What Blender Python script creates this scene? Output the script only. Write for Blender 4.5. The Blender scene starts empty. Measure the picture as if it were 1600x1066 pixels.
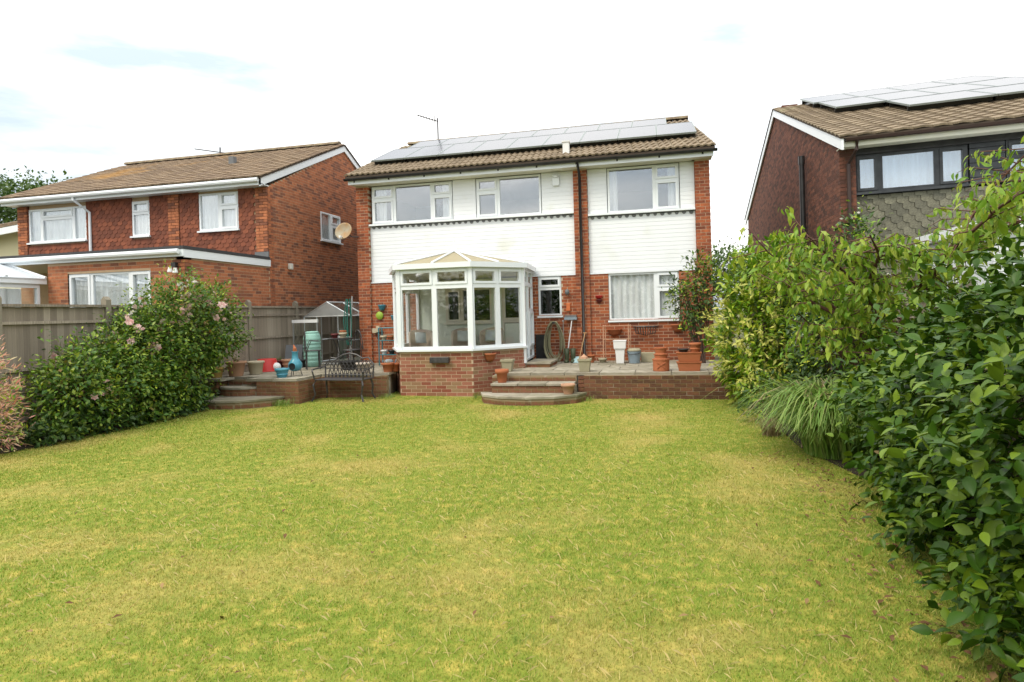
import bpy, math, random
import numpy as np
from mathutils import Vector, Matrix
rng = np.random.default_rng(7); random.seed(7)
scn = bpy.context.scene
COL = scn.collection
R = math.radians
# ------------------------------------------------------------------ camera
CAM = np.array([7.62, -15.03, 1.69]); YAW = R(13.2); ROLL = math.atan(.028)
cd = bpy.data.cameras.new('camera'); cam = bpy.data.objects.new('camera', cd); COL.objects.link(cam)
cd.sensor_fit = 'HORIZONTAL'; cd.sensor_width = 36.0; cd.lens = 980 / 1600 * 36.0
cd.shift_y = -43 / 1600; cd.clip_start = .05; cd.clip_end = 3000
fw = Vector((-math.sin(YAW), math.cos(YAW), 0)); rt = Vector((math.cos(YAW), math.sin(YAW), 0)); up = Vector((0, 0, 1))
c_, s_ = math.cos(ROLL), math.sin(ROLL)
cr = rt * c_ - up * s_; cu = rt * s_ + up * c_
cam.matrix_world = Matrix(((cr.x, cu.x, -fw.x, CAM[0]), (cr.y, cu.y, -fw.y, CAM[1]), (cr.z, cu.z, -fw.z, CAM[2]), (0, 0, 0, 1)))
scn.camera = cam
# ------------------------------------------------------------------ sky, sun, exposure
SUN_EL, SUN_AZ = R(52), R(215)          # azimuth measured clockwise from +Y: behind the camera, to its left
w = bpy.data.worlds.new('World'); scn.world = w; w.use_nodes = True
nt = w.node_tree; nt.nodes.clear()
def N(t, **k):
    n = nt.nodes.new(t)
    for a, b in k.items(): setattr(n, a, b)
    return n
sky = N('ShaderNodeTexSky', sky_type='NISHITA', sun_disc=False, sun_elevation=SUN_EL, sun_rotation=SUN_AZ, dust_density=3.0)
tc = N('ShaderNodeTexCoord'); mp = N('ShaderNodeMapping'); mp.inputs['Scale'].default_value = (1.0, 1.0, 4.5); mp.inputs['Location'].default_value = (4.1, 1.4, .35)
nz = N('ShaderNodeTexNoise'); nz.inputs['Scale'].default_value = 1.7; nz.inputs['Detail'].default_value = 7; nz.inputs['Roughness'].default_value = .55
cl = N('ShaderNodeValToRGB'); cl.color_ramp.elements[0].position = .38; cl.color_ramp.elements[1].position = .58
cl.color_ramp.elements[0].color = (.58, .66, .72, 1); cl.color_ramp.elements[1].color = (1.36, 1.32, 1.24, 1)
sp = N('ShaderNodeSeparateXYZ'); gr = N('ShaderNodeMapRange'); gr.inputs[1].default_value = 0; gr.inputs[2].default_value = 1; gr.inputs[3].default_value = .80; gr.inputs[4].default_value = 1.8
mul = N('ShaderNodeVectorMath', operation='SCALE'); b1 = N('ShaderNodeBackground'); b2 = N('ShaderNodeBackground'); ad = N('ShaderNodeAddShader'); wo = N('ShaderNodeOutputWorld')
b1.inputs[1].default_value = .05; b2.inputs[1].default_value = .95
L = nt.links.new
L(tc.outputs['Generated'], mp.inputs[0]); L(mp.outputs[0], nz.inputs['Vector']); L(nz.outputs['Fac'], cl.inputs[0])
L(tc.outputs['Generated'], sp.inputs[0]); L(sp.outputs['Z'], gr.inputs[0]); L(cl.outputs[0], mul.inputs[0]); L(gr.outputs[0], mul.inputs['Scale'])
L(sky.outputs[0], b1.inputs[0]); L(mul.outputs[0], b2.inputs[0]); L(b1.outputs[0], ad.inputs[0]); L(b2.outputs[0], ad.inputs[1]); L(ad.outputs[0], wo.inputs[0])
sl = bpy.data.lights.new('sun', 'SUN'); so = bpy.data.objects.new('sun', sl); COL.objects.link(so)
sl.energy = 1.5; sl.angle = R(14); sl.color = (1, .91, .74)
sd = Vector((math.sin(SUN_AZ) * math.cos(SUN_EL), math.cos(SUN_AZ) * math.cos(SUN_EL), math.sin(SUN_EL)))
so.rotation_euler = sd.to_track_quat('Z', 'Y').to_euler(); so.location = (0, -20, 20)
scn.render.engine = 'CYCLES'
vs = scn.view_settings; vs.view_transform = 'Standard'; vs.look = 'None'; vs.exposure = 0.22; vs.gamma = 1; vs.use_curve_mapping = False
# ------------------------------------------------------------------ helpers
MATS = {}
def mat(name, c1, c2=None, rough=.7, island=False, scale=6., grime=.25, bump=0., spec=.35, metal=0., transl=0., detail=5, coat=0, stretch=None, c3=None, big=None, bscale=None):
    m = bpy.data.materials.new(name); m.use_nodes = True; t = m.node_tree; t.nodes.clear()
    def n(ty, **k):
        o = t.nodes.new(ty)
        for a, b in k.items(): setattr(o, a, b)
        return o
    out = n('ShaderNodeOutputMaterial'); p = n('ShaderNodeBsdfPrincipled'); l = t.links.new
    p.inputs['Roughness'].default_value = rough; p.inputs['Metallic'].default_value = metal
    p.inputs['Specular IOR Level'].default_value = spec; p.inputs['Coat Weight'].default_value = coat
    tcn = n('ShaderNodeTexCoord'); vec = tcn.outputs['Object']
    if stretch:
        mpn = n('ShaderNodeMapping'); mpn.inputs['Scale'].default_value = stretch; l(vec, mpn.inputs[0]); vec = mpn.outputs[0]
    nzn = n('ShaderNodeTexNoise'); nzn.inputs['Scale'].default_value = scale; nzn.inputs['Detail'].default_value = detail; l(vec, nzn.inputs['Vector'])
    c2 = c2 or c1
    rp = n('ShaderNodeValToRGB'); e = rp.color_ramp.elements
    e[0].color = (*c1, 1); e[1].color = (*c2, 1)
    if c3: x = e.new(.5); x.color = (*c3, 1)
    if island:
        g = n('ShaderNodeNewGeometry'); oi = n('ShaderNodeObjectInfo'); a = n('ShaderNodeMath', operation='ADD'); f = n('ShaderNodeMath', operation='FRACT')
        l(g.outputs['Random Per Island'], a.inputs[0]); l(oi.outputs['Random'], a.inputs[1]); l(a.outputs[0], f.inputs[0]); l(f.outputs[0], rp.inputs[0])
    else:
        e[0].position = .32; e[-1].position = .68
        l(nzn.outputs['Fac'], rp.inputs[0])
    col = rp.outputs[0]
    if grime:
        mr = n('ShaderNodeMapRange'); mr.inputs[1].default_value = .3; mr.inputs[2].default_value = .7; mr.inputs[3].default_value = 1 - grime; mr.inputs[4].default_value = 1 + grime * .4
        l(nzn.outputs['Fac'], mr.inputs[0]); sc = n('ShaderNodeVectorMath', operation='SCALE'); l(col, sc.inputs[0]); l(mr.outputs[0], sc.inputs['Scale']); col = sc.outputs[0]
    if big:      # large stains / patches of another colour: (colour, scale, lo, hi)
        bc, bs, lo, hi = big
        n2 = n('ShaderNodeTexNoise'); n2.inputs['Scale'].default_value = bs; n2.inputs['Detail'].default_value = 4; l(tcn.outputs['Object'], n2.inputs['Vector'])
        m2 = n('ShaderNodeMapRange'); m2.inputs[1].default_value = lo; m2.inputs[2].default_value = hi; l(n2.outputs['Fac'], m2.inputs[0])
        mx = n('ShaderNodeMix', data_type='RGBA'); l(m2.outputs[0], mx.inputs[0]); l(col, mx.inputs[6]); mx.inputs[7].default_value = (*bc, 1); col = mx.outputs[2]
    l(col, p.inputs['Base Color'])
    if bump:
        bn = n('ShaderNodeTexNoise'); bn.inputs['Scale'].default_value = bscale or scale * 4; bn.inputs['Detail'].default_value = 4; l(vec, bn.inputs['Vector'])
        bp = n('ShaderNodeBump'); bp.inputs['Strength'].default_value = bump; bp.inputs['Distance'].default_value = .02; l(bn.outputs['Fac'], bp.inputs['Height']); l(bp.outputs[0], p.inputs['Normal'])
    sh = p.outputs[0]
    if transl:
        tr = n('ShaderNodeBsdfTranslucent'); l(col, tr.inputs[0]); ms = n('ShaderNodeMixShader'); ms.inputs[0].default_value = transl; l(sh, ms.inputs[1]); l(tr.outputs[0], ms.inputs[2]); sh = ms.outputs[0]
    l(sh, out.inputs[0]); MATS[name] = m; return m
def glassmat(name, refl, tint=(1, 1, 1), rough=0.02):
    m = bpy.data.materials.new(name); m.use_nodes = True; t = m.node_tree; t.nodes.clear(); l = t.links.new
    o = t.nodes.new('ShaderNodeOutputMaterial'); a = t.nodes.new('ShaderNodeBsdfTransparent'); a.inputs[0].default_value = (*tint, 1)
    g = t.nodes.new('ShaderNodeBsdfGlossy'); g.inputs['Roughness'].default_value = rough; g.inputs[0].default_value = (.93, .97, 1, 1)
    lw0 = t.nodes.new('ShaderNodeLayerWeight'); lw0.inputs[0].default_value = .5; lw = t.nodes.new('ShaderNodeMath'); lw.operation = 'POWER'; lw.inputs[1].default_value = 5; l(lw0.outputs['Facing'], lw.inputs[0])
    mr = t.nodes.new('ShaderNodeMapRange'); mr.inputs[1].default_value = 0; mr.inputs[2].default_value = 1; mr.inputs[3].default_value = refl; mr.inputs[4].default_value = 1
    x = t.nodes.new('ShaderNodeMixShader'); l(lw.outputs[0], mr.inputs[0]); l(mr.outputs[0], x.inputs[0]); l(a.outputs[0], x.inputs[1]); l(g.outputs[0], x.inputs[2]); l(x.outputs[0], o.inputs[0])
    MATS[name] = m; return m
def tag(o, label, cat, group=None):
    o['label'] = label; o['category'] = cat
    if group: o['group'] = group
    return o
def thing(name, label, cat, loc=(0, 0, 0), group=None, rz=0):
    o = bpy.data.objects.new(name, None); COL.objects.link(o); o.location = loc; o.rotation_euler = (0, 0, rz); o.empty_display_size = .1
    return tag(o, label, cat, group)
def basis(o):      # world transform of an ancestor chain (no rotation unless set)
    M = Matrix.LocRotScale(o.location, o.rotation_euler, None)
    return basis(o.parent) @ M if o.parent else M
class MB:
    def __init__(s): s.v = []; s.f = []
    def add(s, vs, fs):
        k = len(s.v); s.v += [tuple(p) for p in vs]; s.f += [tuple(i + k for i in f) for f in fs]; return s
    def box(s, x0, x1, y0, y1, z0, z1):
        return s.add([(x0, y0, z0), (x1, y0, z0), (x1, y1, z0), (x0, y1, z0), (x0, y0, z1), (x1, y0, z1), (x1, y1, z1), (x0, y1, z1)],
                     [(0, 3, 2, 1), (4, 5, 6, 7), (0, 1, 5, 4), (1, 2, 6, 5), (2, 3, 7, 6), (3, 0, 4, 7)])
    def obox(s, c, u, n, hu, hn, z0, z1):      # box along horizontal unit u with normal n
        u = Vector((*u[:2], 0)); n = Vector((*n[:2], 0)); c = Vector((*c[:2], 0)); ps = [c - u * hu - n * hn, c + u * hu - n * hn, c + u * hu + n * hn, c - u * hu + n * hn]
        return s.prism([(p.x, p.y) for p in ps], z0, z1)
    def prism(s, poly, z0, z1):      # polygon in plan, extruded up
        n = len(poly); s.add([(x, y, z0) for x, y in poly] + [(x, y, z1) for x, y in poly], [tuple(range(n))[::-1], tuple(range(n, 2 * n))] + [(i, (i + 1) % n, n + (i + 1) % n, n + i) for i in range(n)]); return s
    def solid(s, bot, top):          # two matching 3D rings
        n = len(bot); return s.add(list(bot) + list(top), [tuple(range(n))[::-1], tuple(range(n, 2 * n))] + [(i, (i + 1) % n, n + (i + 1) % n, n + i) for i in range(n)])
    def tube(s, pts, r, n=6, cap=True):
        pts = [Vector(p) for p in pts]; rs = r if isinstance(r, (list, tuple)) else [r] * len(pts); rings = []
        for i, p in enumerate(pts):
            d = (pts[min(i + 1, len(pts) - 1)] - pts[max(i - 1, 0)]).normalized(); a = d.cross(Vector((0, 0, 1)) if abs(d.z) < .95 else Vector((1, 0, 0))).normalized(); b = d.cross(a)
            rings.append([p + (a * math.cos(2 * math.pi * k / n) + b * math.sin(2 * math.pi * k / n)) * rs[i] for k in range(n)])
        vs = [q for ring in rings for q in ring]; fs = []
        for i in range(len(pts) - 1):
            for k in range(n): fs.append((i * n + k, i * n + (k + 1) % n, (i + 1) * n + (k + 1) % n, (i + 1) * n + k))
        if cap: fs += [tuple(range(n)), tuple(range((len(pts) - 1) * n, len(pts) * n))[::-1]]
        return s.add(vs, fs)
    def lathe(s, prof, c=(0, 0, 0), n=20, sx=1, sy=1, cap=True):
        vs = [(c[0] + r * math.cos(2 * math.pi * k / n) * sx, c[1] + r * math.sin(2 * math.pi * k / n) * sy, c[2] + z) for r, z in prof for k in range(n)]; fs = []
        for i in range(len(prof) - 1):
            for k in range(n): fs.append((i * n + k, i * n + (k + 1) % n, (i + 1) * n + (k + 1) % n, (i + 1) * n + k))
        if cap: fs += [tuple(range(n))[::-1], tuple(range((len(prof) - 1) * n, len(prof) * n))]
        return s.add(vs, fs)
    def build(s, name, m, parent=None, local=False, smooth=False, kind=None, bevel=0, label=None):
        me = bpy.data.meshes.new(name); vs = s.v
        if parent is not None and not local:
            inv = basis(parent).inverted(); vs = [inv @ Vector(p) for p in vs]
        me.from_pydata([tuple(p) for p in vs], [], s.f); me.validate(); me.materials.append(MATS[m] if isinstance(m, str) else m)
        if smooth: me.polygons.foreach_set('use_smooth', [True] * len(me.polygons))
        o = bpy.data.objects.new(name, me); COL.objects.link(o); o.parent = parent
        if bevel:
            b = o.modifiers.new('bevel', 'BEVEL'); b.width = bevel; b.segments = 2; b.limit_method = 'ANGLE'
        if kind: o['kind'] = kind
        if label: o['label'] = label
        return o
def rot90(u): return (-u[1], u[0])
# unit meshes that pieces share
UNIT = {}
def unit(key, mb, m, smooth=False):
    me = bpy.data.meshes.new(key); me.from_pydata(mb.v, [], mb.f); me.materials.append(MATS[m])
    if smooth: me.polygons.foreach_set('use_smooth', [True] * len(me.polygons))
    UNIT[key] = (me, np.array(mb.v, float), [np.array(f) for f in mb.f], m, smooth); return key
def joined(name, key, M, parent, kind='stuff', label=None):
    me0, V, Fs, m, sm = UNIT[key]; n = len(M)
    VV = np.einsum('nij,vj->nvi', M[:, :3, :3], V) + M[:, None, :3, 3]
    lens = np.array([len(f) for f in Fs]); flat = np.concatenate(Fs); nl = len(flat)
    loops = (flat[None, :] + (np.arange(n) * len(V))[:, None]).ravel(); tot = np.tile(lens, n); start = np.concatenate([[0], np.cumsum(tot)[:-1]])
    me = bpy.data.meshes.new(name); me.vertices.add(n * len(V)); me.vertices.foreach_set('co', VV.ravel().astype(np.float32))
    me.loops.add(n * nl); me.loops.foreach_set('vertex_index', loops.astype(np.int32)); me.polygons.add(n * len(Fs))
    me.polygons.foreach_set('loop_start', start.astype(np.int32)); me.polygons.foreach_set('loop_total', tot.astype(np.int32))
    me.polygons.foreach_set('use_smooth', np.full(n * len(Fs), bool(sm)))
    me.update(calc_edges=True); me.materials.append(MATS[m])
    o = bpy.data.objects.new(name, me); COL.objects.link(o); o.parent = parent
    if kind: o['kind'] = kind
    if label: o['label'] = label
    return o
def pieces(parent, name, key, M, limit=300, rest=None):
    """M: (n,4,4) world transforms of one shared unit mesh; the nearest `limit` are objects, the rest one joined part."""
    M = np.asarray(M, float)
    if len(M) == 0: return
    if parent is not None: M = np.einsum('ij,njk->nik', np.array(basis(parent).inverted()), M)
    o_ = np.array(basis(parent).translation) if parent is not None else np.zeros(3)
    order = np.argsort(((M[:, :3, 3] + o_ - CAM) ** 2).sum(1)); M = M[order]
    for k in range(min(limit, len(M))):
        o = bpy.data.objects.new(name, UNIT[key][0]); COL.objects.link(o); o.parent = parent; o.matrix_local = Matrix(M[k].tolist())
    if len(M) > limit: joined(rest or name + '_mass', key, M[limit:], parent)
def mats_from(X, Y, Z, P, S=None):     # columns X,Y,Z (n,3) and positions (n,3)
    n = len(P); M = np.zeros((n, 4, 4)); M[:, :3, 0] = X; M[:, :3, 1] = Y; M[:, :3, 2] = Z; M[:, :3, 3] = P; M[:, 3, 3] = 1
    if S is not None: M[:, :3, :3] *= np.asarray(S)[:, None, None] if np.ndim(S) == 1 else S[:, None, :]
    return M
def nrm(a): return a / np.maximum(np.linalg.norm(a, axis=-1, keepdims=True), 1e-9)
# ---- brickwork: cells of a wall with openings, and the bricks laid on it
def wall_cells(mb, o, u, Lw, z0, z1, holes, thick):
    us = sorted({0, Lw} | {min(max(h[i], 0), Lw) for h in holes for i in (0, 1)}); zs = sorted({z0, z1} | {min(max(h[i], z0), z1) for h in holes for i in (2, 3)})
    nn = rot90(u)
    for a, b in zip(us[:-1], us[1:]):
        for c, d in zip(zs[:-1], zs[1:]):
            mu, mz = (a + b) / 2, (c + d) / 2
            if any(h[0] <= mu <= h[1] and h[2] <= mz <= h[3] for h in holes): continue
            p = [(o[0] + u[0] * t + nn[0] * k, o[1] + u[1] * t + nn[1] * k) for t, k in ((a, 0), (b, 0), (b, thick), (a, thick))]
            mb.prism(p, c, d)
def brick_list(o, u, Lw, z0, z1, holes=(), depth=.03, proud=.0035, span=None, bl=.215, bh=.065, j=.010, shift=0., ends=True):
    """stretcher bond on the wall line o + u*t, face looking to -rot90(u); returns (n,4,4)"""
    out = []; nn = rot90(u); nc = int(round((z1 - z0) / (bh + j)))
    for k in range(nc):
        zc = z0 + (k + .5) * (bh + j)
        if zc + bh / 2 > z1 + .01: break
        iv = [(0, Lw)] if span is None else [span(zc)]
        for h in holes:
            if h[2] - .01 < zc < h[3] + .01:
                nv = []
                for a, b in iv:
                    if h[1] <= a or h[0] >= b: nv.append((a, b)); continue
                    if h[0] > a: nv.append((a, h[0]))
                    if h[1] < b: nv.append((h[1], b))
                iv = nv
        t0 = shift + (0 if k % 2 else -(bl + j) / 2)
        t = t0 - (bl + j) * (2 if t0 > 0 else 0)
        while t < Lw:
            for a, b in iv:
                a2, b2 = max(t, a), min(t + bl, b)
                if b2 - a2 > .035:
                    tc_ = (a2 + b2) / 2; pr = proud + random.uniform(-.001, .001)
                    M = np.eye(4); M[:3, 0] = (u[0] * (b2 - a2), u[1] * (b2 - a2), 0); M[:3, 1] = (nn[0] * depth, nn[1] * depth, 0); M[2, 2] = bh
                    kk = depth / 2 - pr; M[:3, 3] = (o[0] + u[0] * tc_ + nn[0] * kk, o[1] + u[1] * tc_ + nn[1] * kk, zc); out.append(M)
            t += bl + j
    return out
# ---- windows: part 'window' with frame, sash, pane, sill, curtain below it
def window(parent, o, u, W, z0, z1, cells, fm='upvc', gl='glass', sill=True, depth=.06, fw_=.045, curtain=None, name='window', room=.0):
    """o: plan point of the left jamb on the outer face; cells: (t0,t1,f0,f1,sash) in metres / height fractions"""
    nn = rot90(u); H = z1 - z0
    def bx(mb, a, b, c, d, k0, k1):
        p = [(o[0] + u[0] * t + nn[0] * k, o[1] + u[1] * t + nn[1] * k) for t, k in ((a, k0), (b, k0), (b, k1), (a, k1))]; mb.prism(p, c, d)
    f = MB(); panes = []; sashes = []
    for (a, b, c, d, sash) in cells:
        c, d = z0 + c * H, z0 + d * H; e = fw_ if not sash else fw_ * .6
        for (p, q, r, s) in ((a, b, c, c + e), (a, b, d - e, d), (a, a + e, c + e, d - e), (b - e, b, c + e, d - e)): bx(f, p, q, r, s, 0, depth)
        if sash:
            g = MB(); i = e + .001; e2 = .05
            for (p, q, r, s) in ((a + i, b - i, c + i, c + i + e2), (a + i, b - i, d - i - e2, d - i), (a + i, a + i + e2, c + i + e2, d - i - e2), (b - i - e2, b - i, c + i + e2, d - i - e2)): bx(g, p, q, r, s, -.018, depth - .012)
            sashes.append(g); e = i + e2
        g = MB(); bx(g, a + e, b - e, c + e, d - e, .028, .034); panes.append(g)
    wo_ = f.build(name, fm, parent)
    for g in sashes: g.build('sash', fm, wo_)
    for g in panes: g.build('pane', gl, wo_)
    if sill:
        g = MB(); bx(g, -.03, W + .03, z0 - .045, z0 - .002, -.07, .02); g.build('sill', fm, wo_)
    if curtain:
        for (a, b, c, d, kk) in curtain:      # t0,t1,f0,f1, depth behind
            g = MB(); n = max(8, int((b - a) / .025)); vs = []
            for i in range(n + 1):
                t = a + (b - a) * i / n; k = kk + .022 * math.sin(i * 1.15 + a * 9) + .012 * math.sin(i * .43)
                for z in (z0 + c * H, z0 + d * H): vs.append((o[0] + u[0] * t + nn[0] * k, o[1] + u[1] * t + nn[1] * k, z))
            g.add(vs, [(2 * i, 2 * i + 2, 2 * i + 3, 2 * i + 1) for i in range(n)]); g.build('curtain', 'net', wo_, smooth=True)
    return wo_
# ------------------------------------------------------------------ materials
mat('mortar', (.55, .40, .26), (.44, .31, .20), rough=.95, scale=9, bump=.3)
mat('mortar_pale', (.62, .50, .36), (.50, .38, .26), rough=.95, scale=9, bump=.3)
mat('brick', (.42, .125, .048), (.20, .062, .034), rough=.85, island=True, scale=14, grime=.35, bump=.35, c3=(.34, .095, .04))
mat('brick_left', (.50, .185, .085), (.20, .085, .055), rough=.9, island=True, scale=12, grime=.3, bump=.3, c3=(.42, .15, .07))
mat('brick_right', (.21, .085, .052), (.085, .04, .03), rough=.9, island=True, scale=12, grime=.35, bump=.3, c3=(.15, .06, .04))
mat('mortar_old', (.36, .28, .17), (.24, .18, .11), rough=.95, scale=5, grime=.3, bump=.3, big=((.45, .42, .34), 3.0, .6, .72))
mat('brick_mossy', (.24, .10, .055), (.11, .055, .032), rough=.9, island=True, scale=8, grime=.5, bump=.4, c3=(.15, .065, .038), big=((.17, .125, .04), 1.5, .52, .74))
mat('mortar_dark', (.17, .11, .08), (.12, .08, .06), rough=.95, scale=9)
mat('brick_old', (.30, .125, .075), (.16, .07, .04), rough=.9, island=True, scale=10, grime=.45, bump=.4, c3=(.23, .09, .05), big=((.17, .12, .045), 2.2, .42, .66))
mat('brick_pink', (.40, .17, .11), (.33, .22, .12), rough=.9, island=True, scale=10, grime=.35, bump=.4, c3=(.27, .085, .05))
mat('cladding', (.81, .84, .87), (.76, .79, .81), rough=.42, scale=2.2, grime=.08, stretch=(1, 1, .35), big=((.66, .68, .62), 1.1, .60, .82))
mat('upvc', (.80, .84, .87), (.75, .79, .81), rough=.32, scale=4, grime=.05)
mat('paint_cream', (.74, .73, .66), (.64, .63, .54), rough=.5, scale=3, grime=.1)
mat('soffit', (.72, .72, .62), (.64, .63, .52), rough=.6, scale=3, grime=.12)
mat('black_plastic', (.018, .018, .02), (.03, .03, .03), rough=.35, scale=5)
mat('black_iron', (.035, .034, .036), (.06, .055, .055), rough=.45, scale=20, spec=.5)
mat('roof_tile', (.27, .21, .14), (.19, .145, .095), rough=.92, island=True, scale=9, grime=.3, bump=.4, c3=(.235, .18, .12), big=((.32, .29, .17), 1.1, .52, .72))
mat('roof_tile_left', (.27, .19, .12), (.19, .13, .085), rough=.92, island=True, scale=7, grime=.35, bump=.4, c3=(.23, .165, .105), big=((.36, .2, .06), .55, .52, .7))
mat('roof_under', (.10, .075, .055), (.06, .045, .035), rough=.95)
mat('hung_tile', (.27, .088, .045), (.15, .052, .031), rough=.85, island=True, scale=9, grime=.3, c3=(.21, .068, .038))
mat('hung_tile_green', (.21, .205, .15), (.12, .118, .09), rough=.9, island=True, scale=7, grime=.4, c3=(.17, .165, .12))
mat('lead', (.20, .21, .22), (.12, .125, .13), rough=.6, scale=10, grime=.3)
mat('felt', (.07, .07, .072), (.045, .045, .047), rough=.95)
mat('anthracite', (.035, .04, .045), (.05, .055, .06), rough=.4)
mat('brown_plastic', (.055, .03, .025), (.04, .024, .02), rough=.4)
mat('panel_glass', (.05, .055, .075), (.03, .034, .05), rough=.2, scale=2, spec=.62, stretch=(6.4, 3.2, 3.2))
mat('panel_frame', (.30, .34, .33), (.25, .29, .28), rough=.4, metal=.3)
mat('net', (.84, .88, .88), (.74, .79, .80), rough=.9, scale=8, transl=.15, stretch=(1, 1, .1))
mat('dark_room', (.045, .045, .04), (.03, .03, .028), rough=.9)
mat('plaster', (.72, .80, .72), (.66, .74, .66), rough=.8, scale=2, grime=.06)
mat('poly_roof', (.64, .57, .38), (.55, .48, .31), rough=.4, scale=2, grime=.1, transl=.4)
mat('poly_white', (.72, .76, .8), (.6, .66, .7), rough=.3, scale=2, grime=.1)
mat('concrete', (.36, .33, .26), (.25, .23, .18), rough=.95, scale=5, grime=.3, bump=.3)
mat('slab', (.37, .34, .27), (.25, .23, .17), rough=.95, island=True, scale=5, grime=.3, bump=.3, c3=(.32, .285, .22), big=((.16, .15, .09), 1.6, .5, .75))
mat('fence_wood', (.43, .37, .29), (.24, .20, .155), rough=.95, island=True, scale=9, grime=.4, bump=.4, stretch=(4, 4, .5), c3=(.34, .29, .225))
mat('post', (.33, .29, .22), (.22, .195, .15), rough=.95, scale=7, grime=.3, bump=.3)
mat('soil', (.055, .04, .028), (.035, .026, .018), rough=1, scale=9, bump=.6)
mat('terracotta', (.46, .155, .065), (.36, .115, .05), rough=.8, scale=7, grime=.25, bump=.15)
mat('terracotta_pale', (.52, .30, .19), (.42, .24, .15), rough=.85, scale=6, grime=.2, bump=.15)
mat('pot_cream', (.56, .50, .36), (.46, .40, .28), rough=.8, scale=6, grime=.2, bump=.15)
mat('pot_stone', (.42, .38, .26), (.29, .265, .18), rough=.95, scale=7, grime=.3, bump=.3)
mat('pot_ochre', (.50, .33, .10), (.42, .27, .08), rough=.6, scale=6)
mat('red_plastic', (.55, .035, .03), (.47, .03, .026), rough=.4, scale=4, grime=.1)
mat('maroon', (.16, .03, .03), (.11, .022, .022), rough=.5, scale=4)
mat('butt_green', (.30, .54, .46), (.25, .47, .40), rough=.5, scale=4, grime=.12)
mat('blue_glaze', (.09, .33, .42), (.06, .24, .34), rough=.3, scale=7, grime=.2)
mat('teal_metal', (.08, .24, .28), (.06, .19, .23), rough=.5, scale=7)
mat('pale_blue', (.42, .60, .62), (.36, .54, .57), rough=.5, scale=4)
mat('grey_blue', (.28, .36, .42), (.24, .31, .37), rough=.5, scale=4)
mat('white_plastic', (.78, .78, .77), (.70, .70, .69), rough=.45, scale=4, grime=.12)
mat('lime', (.36, .52, .06), (.30, .46, .05), rough=.5)
mat('orange_pl', (.62, .18, .06), (.55, .15, .05), rough=.5)
mat('hose', (.33, .31, .19), (.24, .23, .14), rough=.6, scale=12)
mat('welly', (.07, .09, .045), (.05, .065, .035), rough=.45)
mat('wood_pale', (.50, .30, .14), (.42, .24, .11), rough=.7)
mat('alu', (.55, .57, .57), (.46, .48, .48), rough=.35, metal=.7)
mat('rust', (.46, .43, .33), (.34, .20, .09), rough=.8, scale=5, grime=.2)
mat('green_fabric', (.02, .18, .14), (.015, .13, .10), rough=.8)
mat('wicker', (.62, .54, .47), (.50, .43, .36), rough=.9, scale=40, bump=.5)
mat('cushion', (.52, .58, .58), (.40, .47, .48), rough=.95, scale=12)
mat('cream_render', (.66, .62, .42), (.60, .56, .37), rough=.9, scale=3, grime=.08)
mat('bark', (.12, .075, .055), (.06, .04, .03), rough=.95, scale=14, bump=.4)
mat('bark_red', (.16, .075, .05), (.09, .045, .035), rough=.8, scale=14)
def leafm(name, a, b, c, rough=.45, tr=.25, spec=.4): mat(name, a, b, rough=rough, island=True, scale=5, grime=.2, transl=tr, spec=spec, c3=c)
leafm('l_camellia', (.024, .068, .005), (.155, .235, .014), (.044, .105, .007), rough=.4, tr=.14, spec=.22)
leafm('l_cherry', (.14, .29, .022), (.40, .46, .055), (.24, .38, .03), tr=.38)
leafm('l_rose', (.035, .10, .012), (.24, .31, .03), (.09, .19, .02), tr=.25)
leafm('l_rosered', (.20, .12, .03), (.25, .20, .05), (.16, .15, .03), tr=.25)
leafm('l_choisya', (.08, .20, .010), (.42, .46, .03), (.20, .34, .018), tr=.22)
leafm('l_yellow', (.52, .52, .10), (.42, .48, .08), (.6, .58, .16), tr=.3)
leafm('l_dark', (.03, .075, .015), (.075, .13, .025), (.045, .095, .018), tr=.2)
leafm('l_willow', (.82, .30, .24), (.50, .54, .20), (.88, .56, .42), tr=.3)
leafm('l_grassy', (.12, .25, .03), (.30, .38, .10), (.19, .31, .05), tr=.3)
leafm('l_straw', (.36, .27, .13), (.26, .19, .09), (.31, .25, .12), tr=.2)
leafm('l_tree', (.05, .11, .02), (.11, .17, .035), (.075, .135, .026), tr=.25)
leafm('straw_pale', (.62, .50, .20), (.46, .44, .13), (.70, .58, .28), rough=.8, tr=.35, spec=.1)
leafm('l_litter', (.17, .09, .045), (.30, .20, .09), (.12, .065, .03), tr=.0, spec=.1, rough=.9)
leafm('petal_pink', (.82, .48, .47), (.88, .76, .68), (.86, .62, .58), rough=.7, tr=.35)
leafm('petal_white', (.78, .76, .66), (.74, .74, .70), (.80, .76, .7), rough=.7, tr=.35)
mat('blade', (.15, .285, .02), (.53, .43, .12), rough=.6, island=True, scale=14, grime=.16, detail=9, transl=.3, c3=(.275, .365, .036), big=((.52, .39, .13), .75, .50, .84))
glassmat('glass', .19); glassmat('glass_clear', .06); glassmat('glass_grey', .24, (.9, .95, 1), .05); glassmat('glass_poly', .14, (.85, .9, .88), .12)
B = MB().box(-.5, .5, -.5, .5, -.5, .5); B.f.pop(4)
for k in ('brick', 'brick_mossy', 'brick_left', 'brick_right', 'brick_old', 'brick_pink'): unit(k, B, k)
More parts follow.
